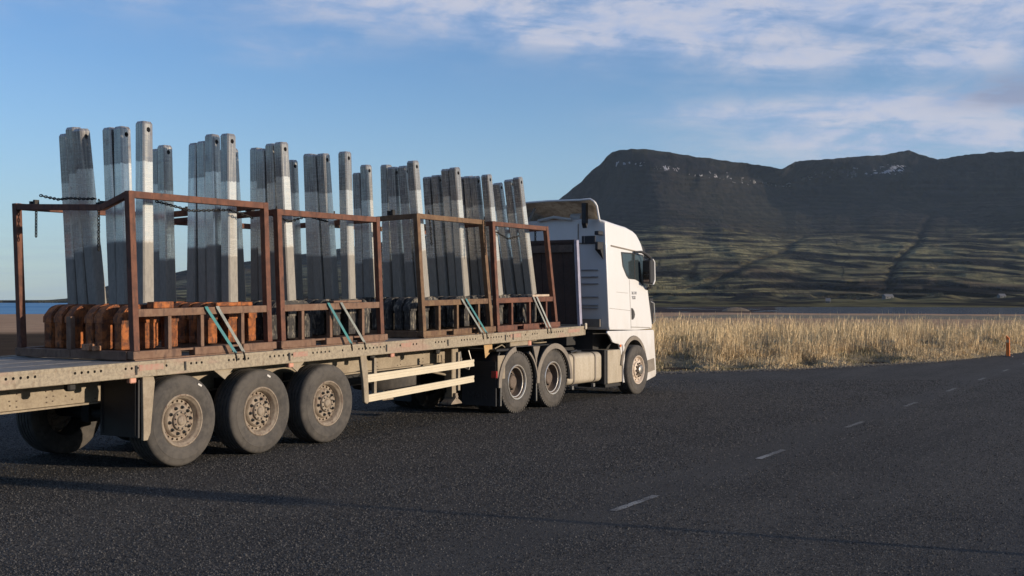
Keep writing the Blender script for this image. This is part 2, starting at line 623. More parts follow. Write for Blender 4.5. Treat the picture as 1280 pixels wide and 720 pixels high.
def m_ground(N, p, pos, obj):
    g = N.n('ShaderNodeSeparateXYZ')
    N.link(pos, g.inputs[0])
    dist = N.n('ShaderNodeVectorMath', operation='LENGTH')
    N.link(pos, dist.inputs[0])
    d = dist.outputs['Value']
    n = N.noise(pos, 0.35, 6, 0.6)
    nl = N.noise(pos, 0.012, 7, 0.62, 0.5)
    nf = N.noise(pos, 6, 5, 0.65)
    near = N.mix(N.mr(n, 0.35, 0.65), (0.075, 0.055, 0.040), (0.055, 0.041, 0.031))
    beach = N.mix(N.mr(n, 0.35, 0.65), (0.44, 0.285, 0.18), (0.34, 0.22, 0.14))
    col = N.mix(N.mr(N.m('ADD', d, N.m('MULTIPLY', n, 12)), 80, 92), near, beach)
    mud = N.mix(N.mr(nl, 0.40, 0.60), (0.040, 0.036, 0.038), (0.065, 0.055, 0.052))
    col = N.mix(N.mr(d, 300, 325), col, mud)
    rotp = N.n('ShaderNodeVectorRotate', rotation_type='Z_AXIS')
    N.link(pos, rotp.inputs['Vector'])
    rotp.inputs['Angle'].default_value = -TH
    strip = N.noise(N.scale(rotp.outputs[0], (0.35, 1.0, 1)), 0.011, 7, 0.70, 0.4)
    flat = N.mix(N.mr(strip, 0.42, 0.58), (0.020, 0.018, 0.017), (0.125, 0.108, 0.055))
    flat = N.mix(N.m('MULTIPLY', N.mr(nl, 0.56, 0.62), 0.7), flat, (0.018, 0.017, 0.018))
    col = N.mix(N.mr(d, 560, 640), col, flat)
    N.link(col, p.inputs['Base Color'])
    p.inputs['Roughness'].default_value = 1.0
    p.inputs['Specular IOR Level'].default_value = 0.0
    bump(N, p, N.m('ADD', nf, N.m('MULTIPLY', n, 2.0)), 0.3, 0.03)


def build_ground():
    rad = [0.0]
    r = 3.0
    while r < 7600:
        rad.append(r)
        r *= 1.045 if r < 1800 else 1.12
    rad.append(7600.0)
    azs = [-PI + 0.03 * k for k in range(int((PI - 0.7) / 0.03))]
    azs += [float(q) for q in np.arange(-0.70, 0.70, 0.0028)]
    azs += [float(q) for q in np.linspace(0.70, PI, 82)]
    cols = len(azs)
    P = []
    for D in rad:
        for j in range(cols):
            az0 = azs[j]
            hd = TH - az0
            h = ground_h(az0, D)
            P.append((D * math.cos(hd), D * math.sin(hd), h))
    o = grid_mesh('ground', P, len(rad), cols, mat('dark_gravel_and_sand', m_ground))
    struct(o)


build_ground()


def m_sea(N, p, pos, obj):
    n = N.noise(N.scale(pos, (1, 0.6, 1)), 0.25, 6, 0.6)
    nb = N.noise(N.scale(pos, (0.5, 1.5, 1), rot=(0, 0, R(31))), 0.006, 6, 0.6)
    gs = N.n('ShaderNodeSeparateXYZ')
    N.link(pos, gs.inputs[0])
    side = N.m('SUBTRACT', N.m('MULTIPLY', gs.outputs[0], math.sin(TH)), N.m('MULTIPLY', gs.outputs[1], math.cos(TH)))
    other_end = N.mr(side, 20.0, -80.0)  # rises to the left, where the water colour imitates reflected sky
    hill_tint = N.mix(N.mr(nb, 0.35, 0.65), (0.020, 0.030, 0.055), (0.035, 0.052, 0.09))  # dark tint on the right: the mountain's reflection put into the colour
    blue = N.mix(N.mr(nb, 0.35, 0.65), (0.07, 0.20, 0.36), (0.17, 0.32, 0.46))  # bluer tint on the left: reflected sky put into the colour
    N.link(N.mix(other_end, hill_tint, blue), p.inputs['Base Color'])
    N.link(N.mr(other_end, 0.0, 1.0, 0.12, 0.5), p.inputs['Roughness'])
    N.link(N.mr(other_end, 0.0, 1.0, 1.12, 1.05), p.inputs['IOR'])
    bump(N, p, n, 0.35, 0.4)


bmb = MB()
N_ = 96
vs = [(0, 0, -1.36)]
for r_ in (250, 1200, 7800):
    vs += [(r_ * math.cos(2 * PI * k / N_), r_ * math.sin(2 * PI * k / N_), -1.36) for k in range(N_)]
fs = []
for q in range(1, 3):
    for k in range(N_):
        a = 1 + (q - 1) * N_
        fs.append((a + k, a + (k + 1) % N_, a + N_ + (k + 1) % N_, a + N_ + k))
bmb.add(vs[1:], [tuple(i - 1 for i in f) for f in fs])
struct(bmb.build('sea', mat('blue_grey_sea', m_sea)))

# asphalt lot and road: sheets
def edge_x(y):   # where the asphalt ends towards +X at a given y (the bank of grass begins there)
    pts = [(-60, 400), (5.2, 400), (5.35, 62), (5.7, 45.2), (7.0, 37.8), (9.7, 31.6), (12.5, 28.0), (16, 26.6), (24, 26.5), (40, 31), (60, 40)]
    for (a, xa), (b, xb) in zip(pts, pts[1:]):
        if a <= y <= b:
            return xa + (xb - xa) * (y - a) / (b - a)
    return 40


def m_asphalt(N, p, pos, obj):
    g = N.n('ShaderNodeSeparateXYZ')
    N.link(pos, g.inputs[0])
    y = g.outputs[1]
    v = N.n('ShaderNodeTexVoronoi')
    v.inputs['Scale'].default_value = 75
    N.link(pos, v.inputs['Vector'])
    cs = N.n('ShaderNodeSeparateColor')
    N.link(v.outputs['Color'], cs.inputs[0])
    chip = cs.outputs[0]
    v2 = N.n('ShaderNodeTexVoronoi')
    v2.inputs['Scale'].default_value = 36
    N.link(pos, v2.inputs['Vector'])
    cs2 = N.n('ShaderNodeSeparateColor')
    N.link(v2.outputs['Color'], cs2.inputs[0])
    big = N.noise(pos, 0.7, 6, 0.6)
    streak = N.noise(N.scale(pos, (0.10, 1.6, 1)), 1.0, 5, 0.6)
    g1 = N.noise(pos, 17, 5, 0.75)
    g2 = N.noise(pos, 52, 3, 0.7)
    grain = N.m('ADD', N.m('MULTIPLY', g1, 0.5), N.m('MULTIPLY', g2, 0.5))
    wob = N.m('MULTIPLY', N.m('SUBTRACT', N.noise(N.scale(pos, (.25, .25, 1)), 1.0, 4), 0.5), 1.6)
    yy = N.m('ADD', y, wob)
    smooth_ = N.m('MULTIPLY', N.mr(N.m('ABSOLUTE', N.m('SUBTRACT', yy, 4.75)), 0.75, 0.1), 0.7)
    track = N.m('MULTIPLY', N.mr(N.m('ABSOLUTE', N.m('SUBTRACT', yy, 2.9)), 0.8, 0.2), 0.35)
    track2 = N.m('MULTIPLY', N.mr(yy, 2.1, 0.4), 0.9)
    calm = N.m('MAXIMUM', smooth_, N.m('MAXIMUM', track, track2))
    coarse = N.m('SUBTRACT', 1.0, N.m('MULTIPLY', calm, 0.62))
    base = N.mix(N.mr(N.m('ADD', N.m('MULTIPLY', big, 0.5), N.m('MULTIPLY', streak, 0.5)), 0.38, 0.62), (0.040, 0.037, 0.034), (0.060, 0.055, 0.049))
    c1 = N.mix(N.m('MULTIPLY', N.mr(grain, 0.53, 0.66), coarse), base, (0.150, 0.138, 0.122))
    c1 = N.mix(N.m('MULTIPLY', N.mr(grain, 0.48, 0.38), coarse), c1, (0.008, 0.008, 0.008))
    c1 = N.mix(N.m('MULTIPLY', N.mr(chip, 0.86, 1.0), N.m('MULTIPLY', coarse, 0.5)), c1, (0.22, 0.20, 0.175))
    c1 = N.mix(N.m("MULTIPLY", smooth_, 0.40), c1, (0.064, 0.060, 0.054))
    c1 = N.mix(N.m('MULTIPLY', track2, 0.55), c1, (0.032, 0.034, 0.040))
    N.link(c1, p.inputs['Base Color'])
    p.inputs['Roughness'].default_value = 0.92
    p.inputs['Specular IOR Level'].default_value = 0.16
    b = N.n('ShaderNodeBump')
    N.link(N.m('MULTIPLY', coarse, 0.9), b.inputs['Strength'])
    b.inputs['Distance'].default_value = 0.014
    N.link(N.m('ADD', N.m('MULTIPLY', v.outputs['Distance'], 0.5), N.m('MULTIPLY', grain, 2.2)), b.inputs['Height'])
    N.link(b.outputs[0], p.inputs['Normal'])


ASPH = mat('coarse_chip_asphalt', m_asphalt)
pts = []
yy = -30.0
ys = []
while yy <= 30:
    ys.append(yy)
    yy += 0.8
rows = []
for y in ys:
    x1 = edge_x(y) + 0.25 * fbm(y * 0.9, 2.0)
    rows += [(-300.0, y, 0.0), (-30.0, y, 0.0), (x1 * 0.5 if x1 < 100 else 60, y, 0.0), (x1, y, 0.0)]
o = grid_mesh('asphalt', rows, len(ys), 4, ASPH, smooth=False)
struct(o)

# the raised stone chips of the surface dressing, as far out as they can be told from the binder
def build_chips():
    rg = np.random.default_rng(12)
    n = 330000
    D = 7.6 + 20.0 * rg.random(n) ** 1.25
    a = rg.uniform(-0.50, 0.52, n)
    c, s_ = math.cos(TH), math.sin(TH)
    x = D * (c + a * s_)
    y = D * (s_ - a * c)
    keep = (y > -2.5) & (rg.random(n) < (0.35 + 0.65 * (0.5 + 0.5 * np.sin(x * 2.1 + 1.7 * np.sin(y * 1.3)) * np.sin(y * 2.7 + 1.1 * np.sin(x * 0.9)))) )
    calm = np.maximum(np.exp(-((y - 4.75) / 0.5) ** 2) * 0.8, np.clip((2.2 - y) / 1.6, 0, 1) * 0.55)
    calm = np.maximum(calm, np.exp(-((y - 2.9) / 0.5) ** 2) * 0.4)
    calm = np.maximum(calm, (y < 4.2) * 0.62)
    keep &= rg.random(n) > calm
    x, y, D = x[keep], y[keep], D[keep]
    n = len(x)
    r_ = rg.uniform(0.0045, 0.0115, n) * (0.75 + D * 0.032)
    h = r_ * rg.uniform(0.6, 1.15, n)
    th = rg.uniform(0, 2 * PI, n)
    V = np.zeros((n, 5, 3), np.float32)
    for k in range(4):
        rr = r_ * rg.uniform(0.7, 1.25, n)
        V[:, k, 0] = x + rr * np.cos(th + k * PI / 2)
        V[:, k, 1] = y + rr * np.sin(th + k * PI / 2)
        V[:, k, 2] = -0.002
    V[:, 4, 0] = x + r_ * rg.uniform(-.4, .4, n)
    V[:, 4, 1] = y + r_ * rg.uniform(-.4, .4, n)
    V[:, 4, 2] = h
    base = (np.arange(n) * 5)[:, None, None]
    F = (np.array([[0, 1, 4], [1, 2, 4], [2, 3, 4], [3, 0, 4]])[None] + base).reshape(-1, 3).astype(np.int32)
    me = bpy.data.meshes.new('stone_chips')
    me.vertices.add(n * 5)
    me.vertices.foreach_set('co', V.ravel())
    me.loops.add(F.size)
    me.loops.foreach_set('vertex_index', F.ravel())
    me.polygons.add(len(F))
    me.polygons.foreach_set('loop_start', np.arange(0, F.size, 3, dtype=np.int32))
    me.polygons.foreach_set('loop_total', np.full(len(F), 3, np.int32))
    me.update(calc_edges=True)
    at = me.attributes.new('tint', 'FLOAT', 'POINT')
    at.data.foreach_set('value', np.repeat(rg.random(n) ** 1.6, 5).astype(np.float32))

    def m_chip(N, p, pos, obj):
        t_ = N.n('ShaderNodeAttribute', attribute_name='tint').outputs['Fac']
        N.link(N.mix(t_, (0.022, 0.021, 0.020), (0.145, 0.133, 0.117)), p.inputs['Base Color'])
        p.inputs['Roughness'].default_value = 0.9
        p.inputs['Specular IOR Level'].default_value = 0.2
    me.materials.append(mat('stone_chip', m_chip))
    q = bpy.data.objects.new('stone_chips', me)
    COL.objects.link(q)
    q['kind'] = 'stuff'
    q['label'] = 'coarse dark stone chips bedded in the asphalt'
    q['category'] = 'stone chips'


build_chips()

# worn dashed line
PAINT = mat('worn_road_paint', lambda N, p, pos, obj: (
    N.link(N.mix(N.mr(N.m('ADD', N.m('MULTIPLY', N.noise(pos, 60, 5, 0.7), 0.5), N.m('MULTIPLY', N.noise(pos, 2.0, 3, 0.5), 0.5)), 0.44, 0.56), (0.22, 0.215, 0.20), (0.065, 0.06, 0.055)), p.inputs['Base Color']),
    setattr(p.inputs['Roughness'], 'default_value', 0.85)))
FADEDP = mat('nearly_gone_road_paint', lambda N, p, pos, obj: (
    N.link(N.mix(N.mr(N.noise(pos, 30, 5, 0.7), 0.46, 0.58), (0.115, 0.11, 0.10), (0.055, 0.052, 0.047)), p.inputs['Base Color']),
    setattr(p.inputs['Roughness'], 'default_value', 0.9)))
for k in range(-3, 9):
    x0 = 9.35 + 4.02 * k
    b = MB()
    n = 10
    vs = []
    for i in range(n + 1):
        x = x0 + 0.98 * i / n
        vs += [(x, 4.61 + 0.006 * rnd.uniform(-1, 1), 0.004), (x, 4.69 + 0.006 * rnd.uniform(-1, 1), 0.004)]
    b.add(vs, [(2 * i, 2 * i + 2, 2 * i + 3, 2 * i + 1) for i in range(n)])
    q = b.build('road_marking', PAINT if k < 2 else FADEDP, o)


# mountain
RIDGE = [(-1200, 372), (-700, 371), (-300, 374), (-60, 375.5), (60, 375), (85, 373), (100, 370), (120, 362), (135, 357), (180, 350), (231, 338), (300, 328), (383, 317), (475, 303),
         (560, 290), (640, 272), (692, 254), (710, 240), (727, 227), (740, 212), (750, 206), (757, 197), (765, 190), (774, 187), (790, 186),
         (807, 186), (835, 190), (865, 195), (891, 198), (942, 205), (978, 211), (986, 206), (994, 202), (1020, 199.5), (1046, 198), (1066, 196),
         (1102, 194), (1120, 190.5), (1137, 187.5), (1150, 192), (1172, 199), (1200, 195), (1219, 192), (1250, 189.5), (1280, 189),
         (1400, 184), (1600, 200), (1900, 225), (2400, 215), (3200, 260), (4200, 300)]
DR = [(-1200, 4800), (60, 4400), (400, 4100), (692, 3600), (774, 3200), (900, 3250), (978, 3450), (1060, 3550), (1137, 3550), (1200, 3400),
      (1300, 3150), (1600, 3000), (4200, 3200)]


def lerp_tab(tab, x):
    if x <= tab[0][0]:
        return tab[0][1]
    for (a, va), (b, vb) in zip(tab, tab[1:]):
        if x <= b:
            return va + (vb - va) * (x - a) / (b - a)
    return tab[-1][1]


def m_mount(N, p, pos, obj):
    g = N.n('ShaderNodeSeparateXYZ')
    N.link(pos, g.inputs[0])
    z = g.outputs[2]
    nrm = N.n('ShaderNodeSeparateXYZ')
    N.link(N.n('ShaderNodeNewGeometry').outputs['Normal'], nrm.inputs[0])
    nz = nrm.outputs[2]
    big = N.noise(pos, 0.0022, 6, 0.6, 0.3)
    med = N.noise(pos, 0.012, 7, 0.68)
    fine = N.noise(N.scale(pos, (1, 1, 2.0)), 0.05, 6, 0.7)
    strata = N.noise(N.scale(pos, (0.25, 0.25, 6.0)), 0.014, 5, 0.6, 0.2)
    gully = N.noise(N.scale(pos, (1, 1, 0.12)), 0.018, 6, 0.7)
    frot = N.n('ShaderNodeVectorRotate', rotation_type='Z_AXIS')
    N.link(pos, frot.inputs['Vector'])
    frot.inputs['Angle'].default_value = -TH
    fr_ = frot.outputs[0]
    cliff = N.noise(N.scale(fr_, (0.2, 1, 0.45)), 0.045, 6, 0.75, 0.2)
    ledge = N.noise(N.scale(fr_, (0.2, 0.22, 3.0)), 0.045, 6, 0.72, 0.3)
    detail = N.m('ADD', N.m('MULTIPLY', cliff, 0.5), N.m('MULTIPLY', ledge, 0.5))
    rockc = N.mix(N.mr(cliff, 0.36, 0.64), (0.024, 0.022, 0.024), (0.005, 0.005, 0.006))
    scree = N.mix(N.mr(gully, 0.38, 0.62), (0.020, 0.020, 0.022), (0.058, 0.050, 0.044))
    scree = N.mix(N.m('MULTIPLY', N.mr(detail, 0.50, 0.56), 0.85), scree, (0.007, 0.007, 0.009))
    grass = N.mix(N.mr(med, 0.36, 0.64), (0.290, 0.260, 0.135), (0.105, 0.098, 0.062))
    grass = N.mix(N.mr(big, 0.48, 0.62), grass, (0.120, 0.088, 0.062))
    grass = N.mix(N.m('MULTIPLY', N.mr(ledge, 0.50, 0.57), 0.75), grass, (0.024, 0.024, 0.024))
    zj = N.m('ADD', z, N.m('MULTIPLY', N.m('SUBTRACT', med, 0.5), 140))
    upper = N.mix(N.m('MULTIPLY', N.mr(big, 0.42, 0.60), 0.6), scree, (0.046, 0.044, 0.028))
    low = N.mr(zj, 190, 110)
    cov = N.mix(low, upper, grass)
    steep = N.mr(N.m('ADD', nz, N.m('MULTIPLY', N.m('SUBTRACT', strata, 0.5), 0.28)), 0.955, 0.84)
    sc = N.n('ShaderNodeAttribute', attribute_name='scarp').outputs['Fac']
    steep = N.m('MAXIMUM', N.m('MULTIPLY', steep, 0.6), N.m('MULTIPLY', sc, 1.0))
    col = N.mix(steep, cov, rockc)
    # old snow lying in the gullies under the rim
    at = N.n('ShaderNodeAttribute', attribute_name='snow')
    s1 = N.noise(N.scale(fr_, (0.3, 1, 0.60)), 0.085, 2, 0.60, 0.8)
    s2 = N.noise(N.scale(fr_, (0.3, 0.30, 2.6)), 0.035, 2, 0.6)
    sn = N.m('ADD', N.m('MULTIPLY', s1, 0.62), N.m('MULTIPLY', s2, 0.38))
    sn = N.m('ADD', sn, N.m('MULTIPLY', N.m('SUBTRACT', at.outputs['Fac'], 1.0), 0.5))
    smask = N.mr(sn, 0.580, 0.60)
    col = N.mix(N.m('MULTIPLY', smask, 0.85), col, (0.52, 0.51, 0.54))
    N.link(col, p.inputs['Base Color'])
    p.inputs['Roughness'].default_value = 0.95
    p.inputs['Specular IOR Level'].default_value = 0.0
    bump(N, p, N.m('ADD', fine, N.m('ADD', N.m('MULTIPLY', gully, 1.6), N.m('MULTIPLY', cliff, 1.6))), 1.0, 16.0)


def build_mountain():
    cols, rows = 820, 300
    pxs = []
    x = -1200.0
    seq = []
    while x < 4200:
        seq.append(x)
        x += 16 if x < 40 else (8 if x < 640 else (1.4 if x < 1330 else 22))
    cols = len(seq)
    P, snow = [], []
    ROCKA = []
    NS = 26.0
    cache = []
    for j, px in enumerate(seq):
        a = (px - 640) / FPX
        er = (376 - lerp_tab(RIDGE, px)) / FPX
        if px > 680:
            er += 0.0016 * fbm(px * 0.09, 4.2, 0, 4)
        cache.append((a, er, lerp_tab(DR, px)))
    for i in range(rows):
        t = i / (rows - 9)
        for j, px in enumerate(seq):
            a, er, dr = cache[j]
            db = 1250 + 160 * fbm(a * 3.0, 9.1) + 500 * sstep(600, 100, px)
            if t <= 1.0:
                gg = t ** 1.12
                e = er * gg
                rel = e / 0.134
                # distance grows quickly on the gentle lower apron, slower on the steep upper face
                q = 0.62 * sstep(0, 1, min(1, rel / 0.75)) + 0.38 * t
                # strata: alternating ledges and scarps, dipping gently to the right
                u = gg * NS * (er / 0.134) + 2.4 * math.sin(gg * 9.0 + 1.0) * 0.5 + a * 6.0 + 2.6 * fbm(a * 3.1, gg * 3, 5.0, 3) + 0.55 * fbm(a * 14, gg * 6, 2.0, 3)
                fr = u - math.floor(u)
                wdt = 0.5 + 0.4 * noise.noise(Vector((math.floor(u) * 1.7, a * 1.2, 0)))
                ww = min(0.9, max(0.22, 0.98 - 0.8 * wdt))
                st = math.floor(u) + sstep(0.0, ww, fr)
                brk = fbm(a * 13 + math.floor(u) * 3.7, math.floor(u) * 0.7, 3.0, 3)
                rk = sstep(ww - 0.12, ww + 0.02, fr) * sstep(1.0, 0.9, fr) * sstep(-0.16, 0.14, brk)
                u2 = u * 2.3 + 0.8 * fbm(a * 20, gg * 8, 4.0, 3)
                f2 = u2 - math.floor(u2)
                rk = max(rk, 0.85 * sstep(0.50, 0.62, f2) * sstep(-0.05, 0.25, fbm(a * 17 + math.floor(u2) * 5.1, 1.0, 7.0, 3)))
                # the two tall scarps near the foot
                for (rc, sl, th2, x0_, x1_) in ((0.165, -0.10, 0.030, 700, 1010), (0.10, -0.16, 0.034, 960, 1300), (0.30, -0.25, 0.016, 980, 1300)):
                    rr_ = rel - rc - sl * (a - 0.25) - 0.012 * fbm(a * 20, 6.0, rc * 9, 3)
                    rk = max(rk, 0.95 * sstep(-th2, -th2 * .4, rr_) * sstep(th2, th2 * .5, rr_) * sstep(x0_ - 40, x0_ + 30, px) * sstep(x1_ + 30, x1_ - 40, px) * sstep(-0.5, -0.1, fbm(a * 60, rel * 10, 1.0, 2)))
                # thin stream cuts
                wv = a * 30 + 0.9 * fbm(a * 4, gg * 5, 11.0, 3) + gg * 1.1
                rg_ = 1 - abs(noise.noise(Vector((wv * 1.1, gg * 0.9, 21.0)))) * 2
                rk = max(rk, 0.8 * sstep(0.93, 0.985, rg_) * sstep(0.03, 0.08, t) * sstep(0.8, 0.5, t) * sstep(-0.1, 0.2, fbm(a * 6, gg * 4, 14.0, 2)))
                dq = (st - u) / NS
                amp = 1.1 * (0.35 + 0.65 * sstep(0.62, 0.42, rel)) * (0.25 + 1.0 * sstep(-0.35, 0.35, fbm(a * 7, gg * 6, 8.0, 3)))
                D = db + (dr - db) * q + (dr - db) * dq * amp
                # gullies running downhill
                gl = fbm(a * 26 + 0.6 * fbm(a * 3, gg * 3, 1.0, 2), gg * 1.4, 3.0, 4)
                D += 190 * fbm(a * 10 + 0.5 * gg, gg * 2.2, 31.0, 3) * sstep(0.02, 0.2, t) * sstep(1.0, 0.85, t)
                D += 95 * gl * sstep(0.0, 0.25, t) * sstep(1.02, 0.85, t) * (0.4 + rel)
                # big folds: spur at the left summit, the bowl beside it and the ravines
                D += 760 * sstep(818, 700, px - 70 * (0.8 - t)) * sstep(0.3, 0.9, t) * (1 - sstep(0.95, 1.02, t))
                D += 420 * math.exp(-((px - 985 - 60 * (0.9 - t)) / 62.0) ** 2) * sstep(0.35, 0.85, t) * (1 - sstep(0.9, 1.02, t))
                D -= 110 * math.exp(-((px - 805 - 40 * (1 - t)) / 60.0) ** 2) * sstep(0.25, 0.7, t) * (1 - sstep(0.93, 1.0, t))
                rav = 1215 - 125 * (1 - t) + 22 * fbm(t * 5, 0.3)
                rw = 3.0 + 4 * (1 - t)
                rk = max(rk, 0.9 * math.exp(-((px - rav) / (rw * .8)) ** 2) * sstep(0.02, 0.12, t) * sstep(0.72, 0.60, t))
                D += 75 * math.exp(-((px - rav) / rw) ** 2) * sstep(0.02, 0.12, t) * sstep(0.70, 0.58, t)
                rav2 = 905 + 190 * (t / 0.5 - 0.45) + 22 * fbm(t * 11, 5.3)
                rk = max(rk, 0.8 * math.exp(-((px - rav2) / 8.0) ** 2) * sstep(0.1, 0.2, t) * sstep(0.55, 0.42, t))
                if rel > 0.55:
                    rk = max(rk * 0.5, 0.95 * sstep(-0.1, 0.35, fbm(a * 16, gg * 9, 6.0, 4) + 0.75 * math.exp(-((rel - 0.93 * er / 0.134) / 0.06) ** 2) + 0.35 * math.exp(-((rel - 0.70) / 0.05) ** 2) + 0.5 * sstep(790, 740, px) - 0.35))
                D += 60 * math.exp(-((px - rav2) / 9.0) ** 2) * sstep(0.1, 0.2, t) * sstep(0.55, 0.42, t)
                z = CAMH + e * D
                if t < 0.02:
                    z -= 25 * (1 - t / 0.02)
                X, Y = cambasis(a, D)
                P.append((X, Y, z))
                ROCKA.append(rk)
                s = 0.0
                if 770 < px < 990:
                    s = math.exp(-((t - 0.90 + (px - 860) * 0.00022) / 0.075) ** 2)
                if 965 < px < 1175:
                    s = max(s, 1.12 * math.exp(-((t - 0.90) / 0.085) ** 2) * sstep(965, 1010, px) * sstep(1175, 1120, px))
                if 1230 < px:
                    s = max(s, 0.80 * math.exp(-((t - 0.85) / 0.1) ** 2))
                if px < 770:
                    s = max(s, 0.72 * math.exp(-((t - 0.85) / 0.12) ** 2) * sstep(690, 740, px))
                snow.append(s)
            else:
                k = (i - (rows - 9)) / 8.0
                D = dr + 900 * k
                X, Y = cambasis(a, D)
                P.append((X, Y, CAMH + er * dr * (1 - 0.35 * k * k) - 3 * k))
                snow.append(0.0)
                ROCKA.append(0.0)
    o = grid_mesh('mountain', P, rows, cols, mat('basalt_mountain', m_mount))
    at = o.data.attributes.new('snow', 'FLOAT', 'POINT')
    at.data.foreach_set('value', np.array(snow, np.float32))
    at = o.data.attributes.new('scarp', 'FLOAT', 'POINT')
    at.data.foreach_set('value', np.array(ROCKA, np.float32))
    struct(o)


build_mountain()


def m_isle(N, p, pos, obj):
    n = N.noise(pos, 0.01, 5, 0.6)
    N.link(N.mix(N.mr(n, 0.35, 0.65), (0.022, 0.028, 0.028), (0.012, 0.016, 0.018)), p.inputs['Base Color'])
    p.inputs['Roughness'].default_value = 1.0


def headland(name, a0, a1, D, prof):
    n = 60
    vs = []
    for i in range(n + 1):
        a = a0 + (a1 - a0) * i / n
        h = prof(i / n)
        for (dd, k) in ((0, 0.0), (60, 0.65), (170, 1.0), (420, 0.7), (800, 0.0)):
            X, Y = cambasis(a, D + dd)
            vs.append((X, Y, -3 + (h + 3) * k))
    fs = [(i * 5 + k, (i + 1) * 5 + k, (i + 1) * 5 + k + 1, i * 5 + k + 1) for i in range(n) for k in range(4)]
    b = MB()
    b.add(vs, fs)
    o = b.build(name, mat('far_headland', m_isle), smooth=True)
    struct(o)


headland('far_hill', -0.60, -0.36, 6500, lambda t: 2.5 * math.sin(PI * t) ** 0.5 * (0.7 + 0.4 * noise.noise(Vector((t * 9, 0, 0)))))
headland('far_hill', -0.42, -0.34, 5200, lambda t: 13 * sstep(0, 0.75, t) * (0.9 + 0.2 * noise.noise(Vector((t * 7, 3, 0)))))

# hills behind the photographer
vs = []
n = 140
for i in range(n + 1):
    hd = TH + PI - 1.75 + 3.1 * i / n
    h = 112 + 26 * fbm(i * 0.09, 2.2)
    h *= sstep(0, 0.12, i / n) * sstep(1, 0.88, i / n)
    for (D, k) in ((1300, -0.1), (1700, 0.45), (2300, 1.0), (3000, 0.8)):
        vs.append((D * math.cos(hd), D * math.sin(hd), 12 + h * k if k > 0 else 0))
b = MB()
b.add(vs, [(i * 4 + k, (i + 1) * 4 + k, (i + 1) * 4 + k + 1, i * 4 + k + 1) for i in range(n) for k in range(3)])
struct(b.build('hills', mat('far_headland', m_isle), smooth=True))


# ------------------------------------------------------------------ the bank of dry grass
def edge_dist(x, y):
    return x - edge_x(y)


HOLLOWS = []
for (px_, D_, ra, rd) in ((965, 39, 38, 2.2), (1085, 35.5, 34, 1.8), (1205, 50, 40, 3.5), (842, 31.5, 34, 2.6), (925, 32.0, 26, 1.0), (1010, 33.5, 14, .8), (1150, 41, 20, 1.5)):
    HOLLOWS.append(((px_ - 640) / FPX, D_, ra / FPX, rd))


def hollow(x, y):
    c_, s_ = math.cos(TH), math.sin(TH)
    D = x * c_ + y * s_
    a = (x * s_ - y * c_) / D
    v = 0.0
    for (a0, D0, ra, rd) in HOLLOWS:
        q = ((a - a0) / ra) ** 2 + ((D - D0) / rd) ** 2
        if q < 6:
            v = max(v, math.exp(-q * 0.9))
    return v


def bank_h(x, y):
    d = edge_dist(x, y)
    if y < 5.2:
        return -0.05
    if y > 42 or d < -1.5:
        return -0.6
    if y <= 6:
        d = min(d, (y - 5.2) * 6) if x > 46 else d
    if d < 0:
        return -0.05
    dd = d * 0.75
    h = 0.34 * sstep(0.5, 6.0, dd) + 0.15 * sstep(0, 1.2, dd)
    h += 0.34 * fbm(x * 0.24, y * 0.24, 1.0, 3) * sstep(0.3, 3, dd)
    h -= 0.42 * hollow(x, y) * sstep(0.2, 2, dd)
    h += 0.07 * fbm(x * 1.3, y * 1.3, 4.0, 2)
    h -= 1.0 * sstep(14, 60, dd)
    return h - 0.02


def m_bank(N, p, pos, obj):
    n = N.noise(pos, 1.6, 6, 0.65)
    n2 = N.noise(pos, 14, 5, 0.7)
    c = N.mix(N.mr(n, 0.35, 0.65), (0.19, 0.145, 0.075), (0.075, 0.062, 0.04))
    c = N.mix(N.mr(n2, 0.48, 0.66), c, (0.27, 0.21, 0.12))
    N.link(c, p.inputs['Base Color'])
    p.inputs['Roughness'].default_value = 0.95
    bump(N, p, n2, 0.8, 0.05)


def build_bank():
    xs = np.concatenate([np.arange(24, 70, 0.45), np.arange(70, 200, 3.0)])
    ysb = np.concatenate([np.arange(5.0, 34, 0.42), np.arange(34, 76, 2.5)])
    P = []
    for x in xs:
        for y in ysb:
            P.append((x, y, bank_h(float(x), float(y))))
    o = grid_mesh('grass_bank', P, len(xs), len(ysb), mat('straw_littered_soil', m_bank))
    struct(o)


build_bank()


def m_grass(N, p, pos, obj):
    at = N.n('ShaderNodeAttribute', attribute_name='tint')
    sp = N.n('ShaderNodeSeparateXYZ')
    N.link(at.outputs['Vector'], sp.inputs[0])
    straw = N.mix(N.mr(sp.outputs[0], 0.0, 1.0, 0, 1, False), (0.36, 0.235, 0.115), (0.78, 0.61, 0.36))
    green = N.mix(sp.outputs[0], (0.035, 0.042, 0.022), (0.10, 0.095, 0.045))
    c = N.mix(sp.outputs[1], straw, green)
    N.link(c, p.inputs['Base Color'])
    p.inputs['Roughness'].default_value = 0.8
    p.inputs['Specular IOR Level'].default_value = 0.2


GRASSM = mat('dry_lyme_grass', m_grass)
C_, S_ = math.cos(TH), math.sin(TH)


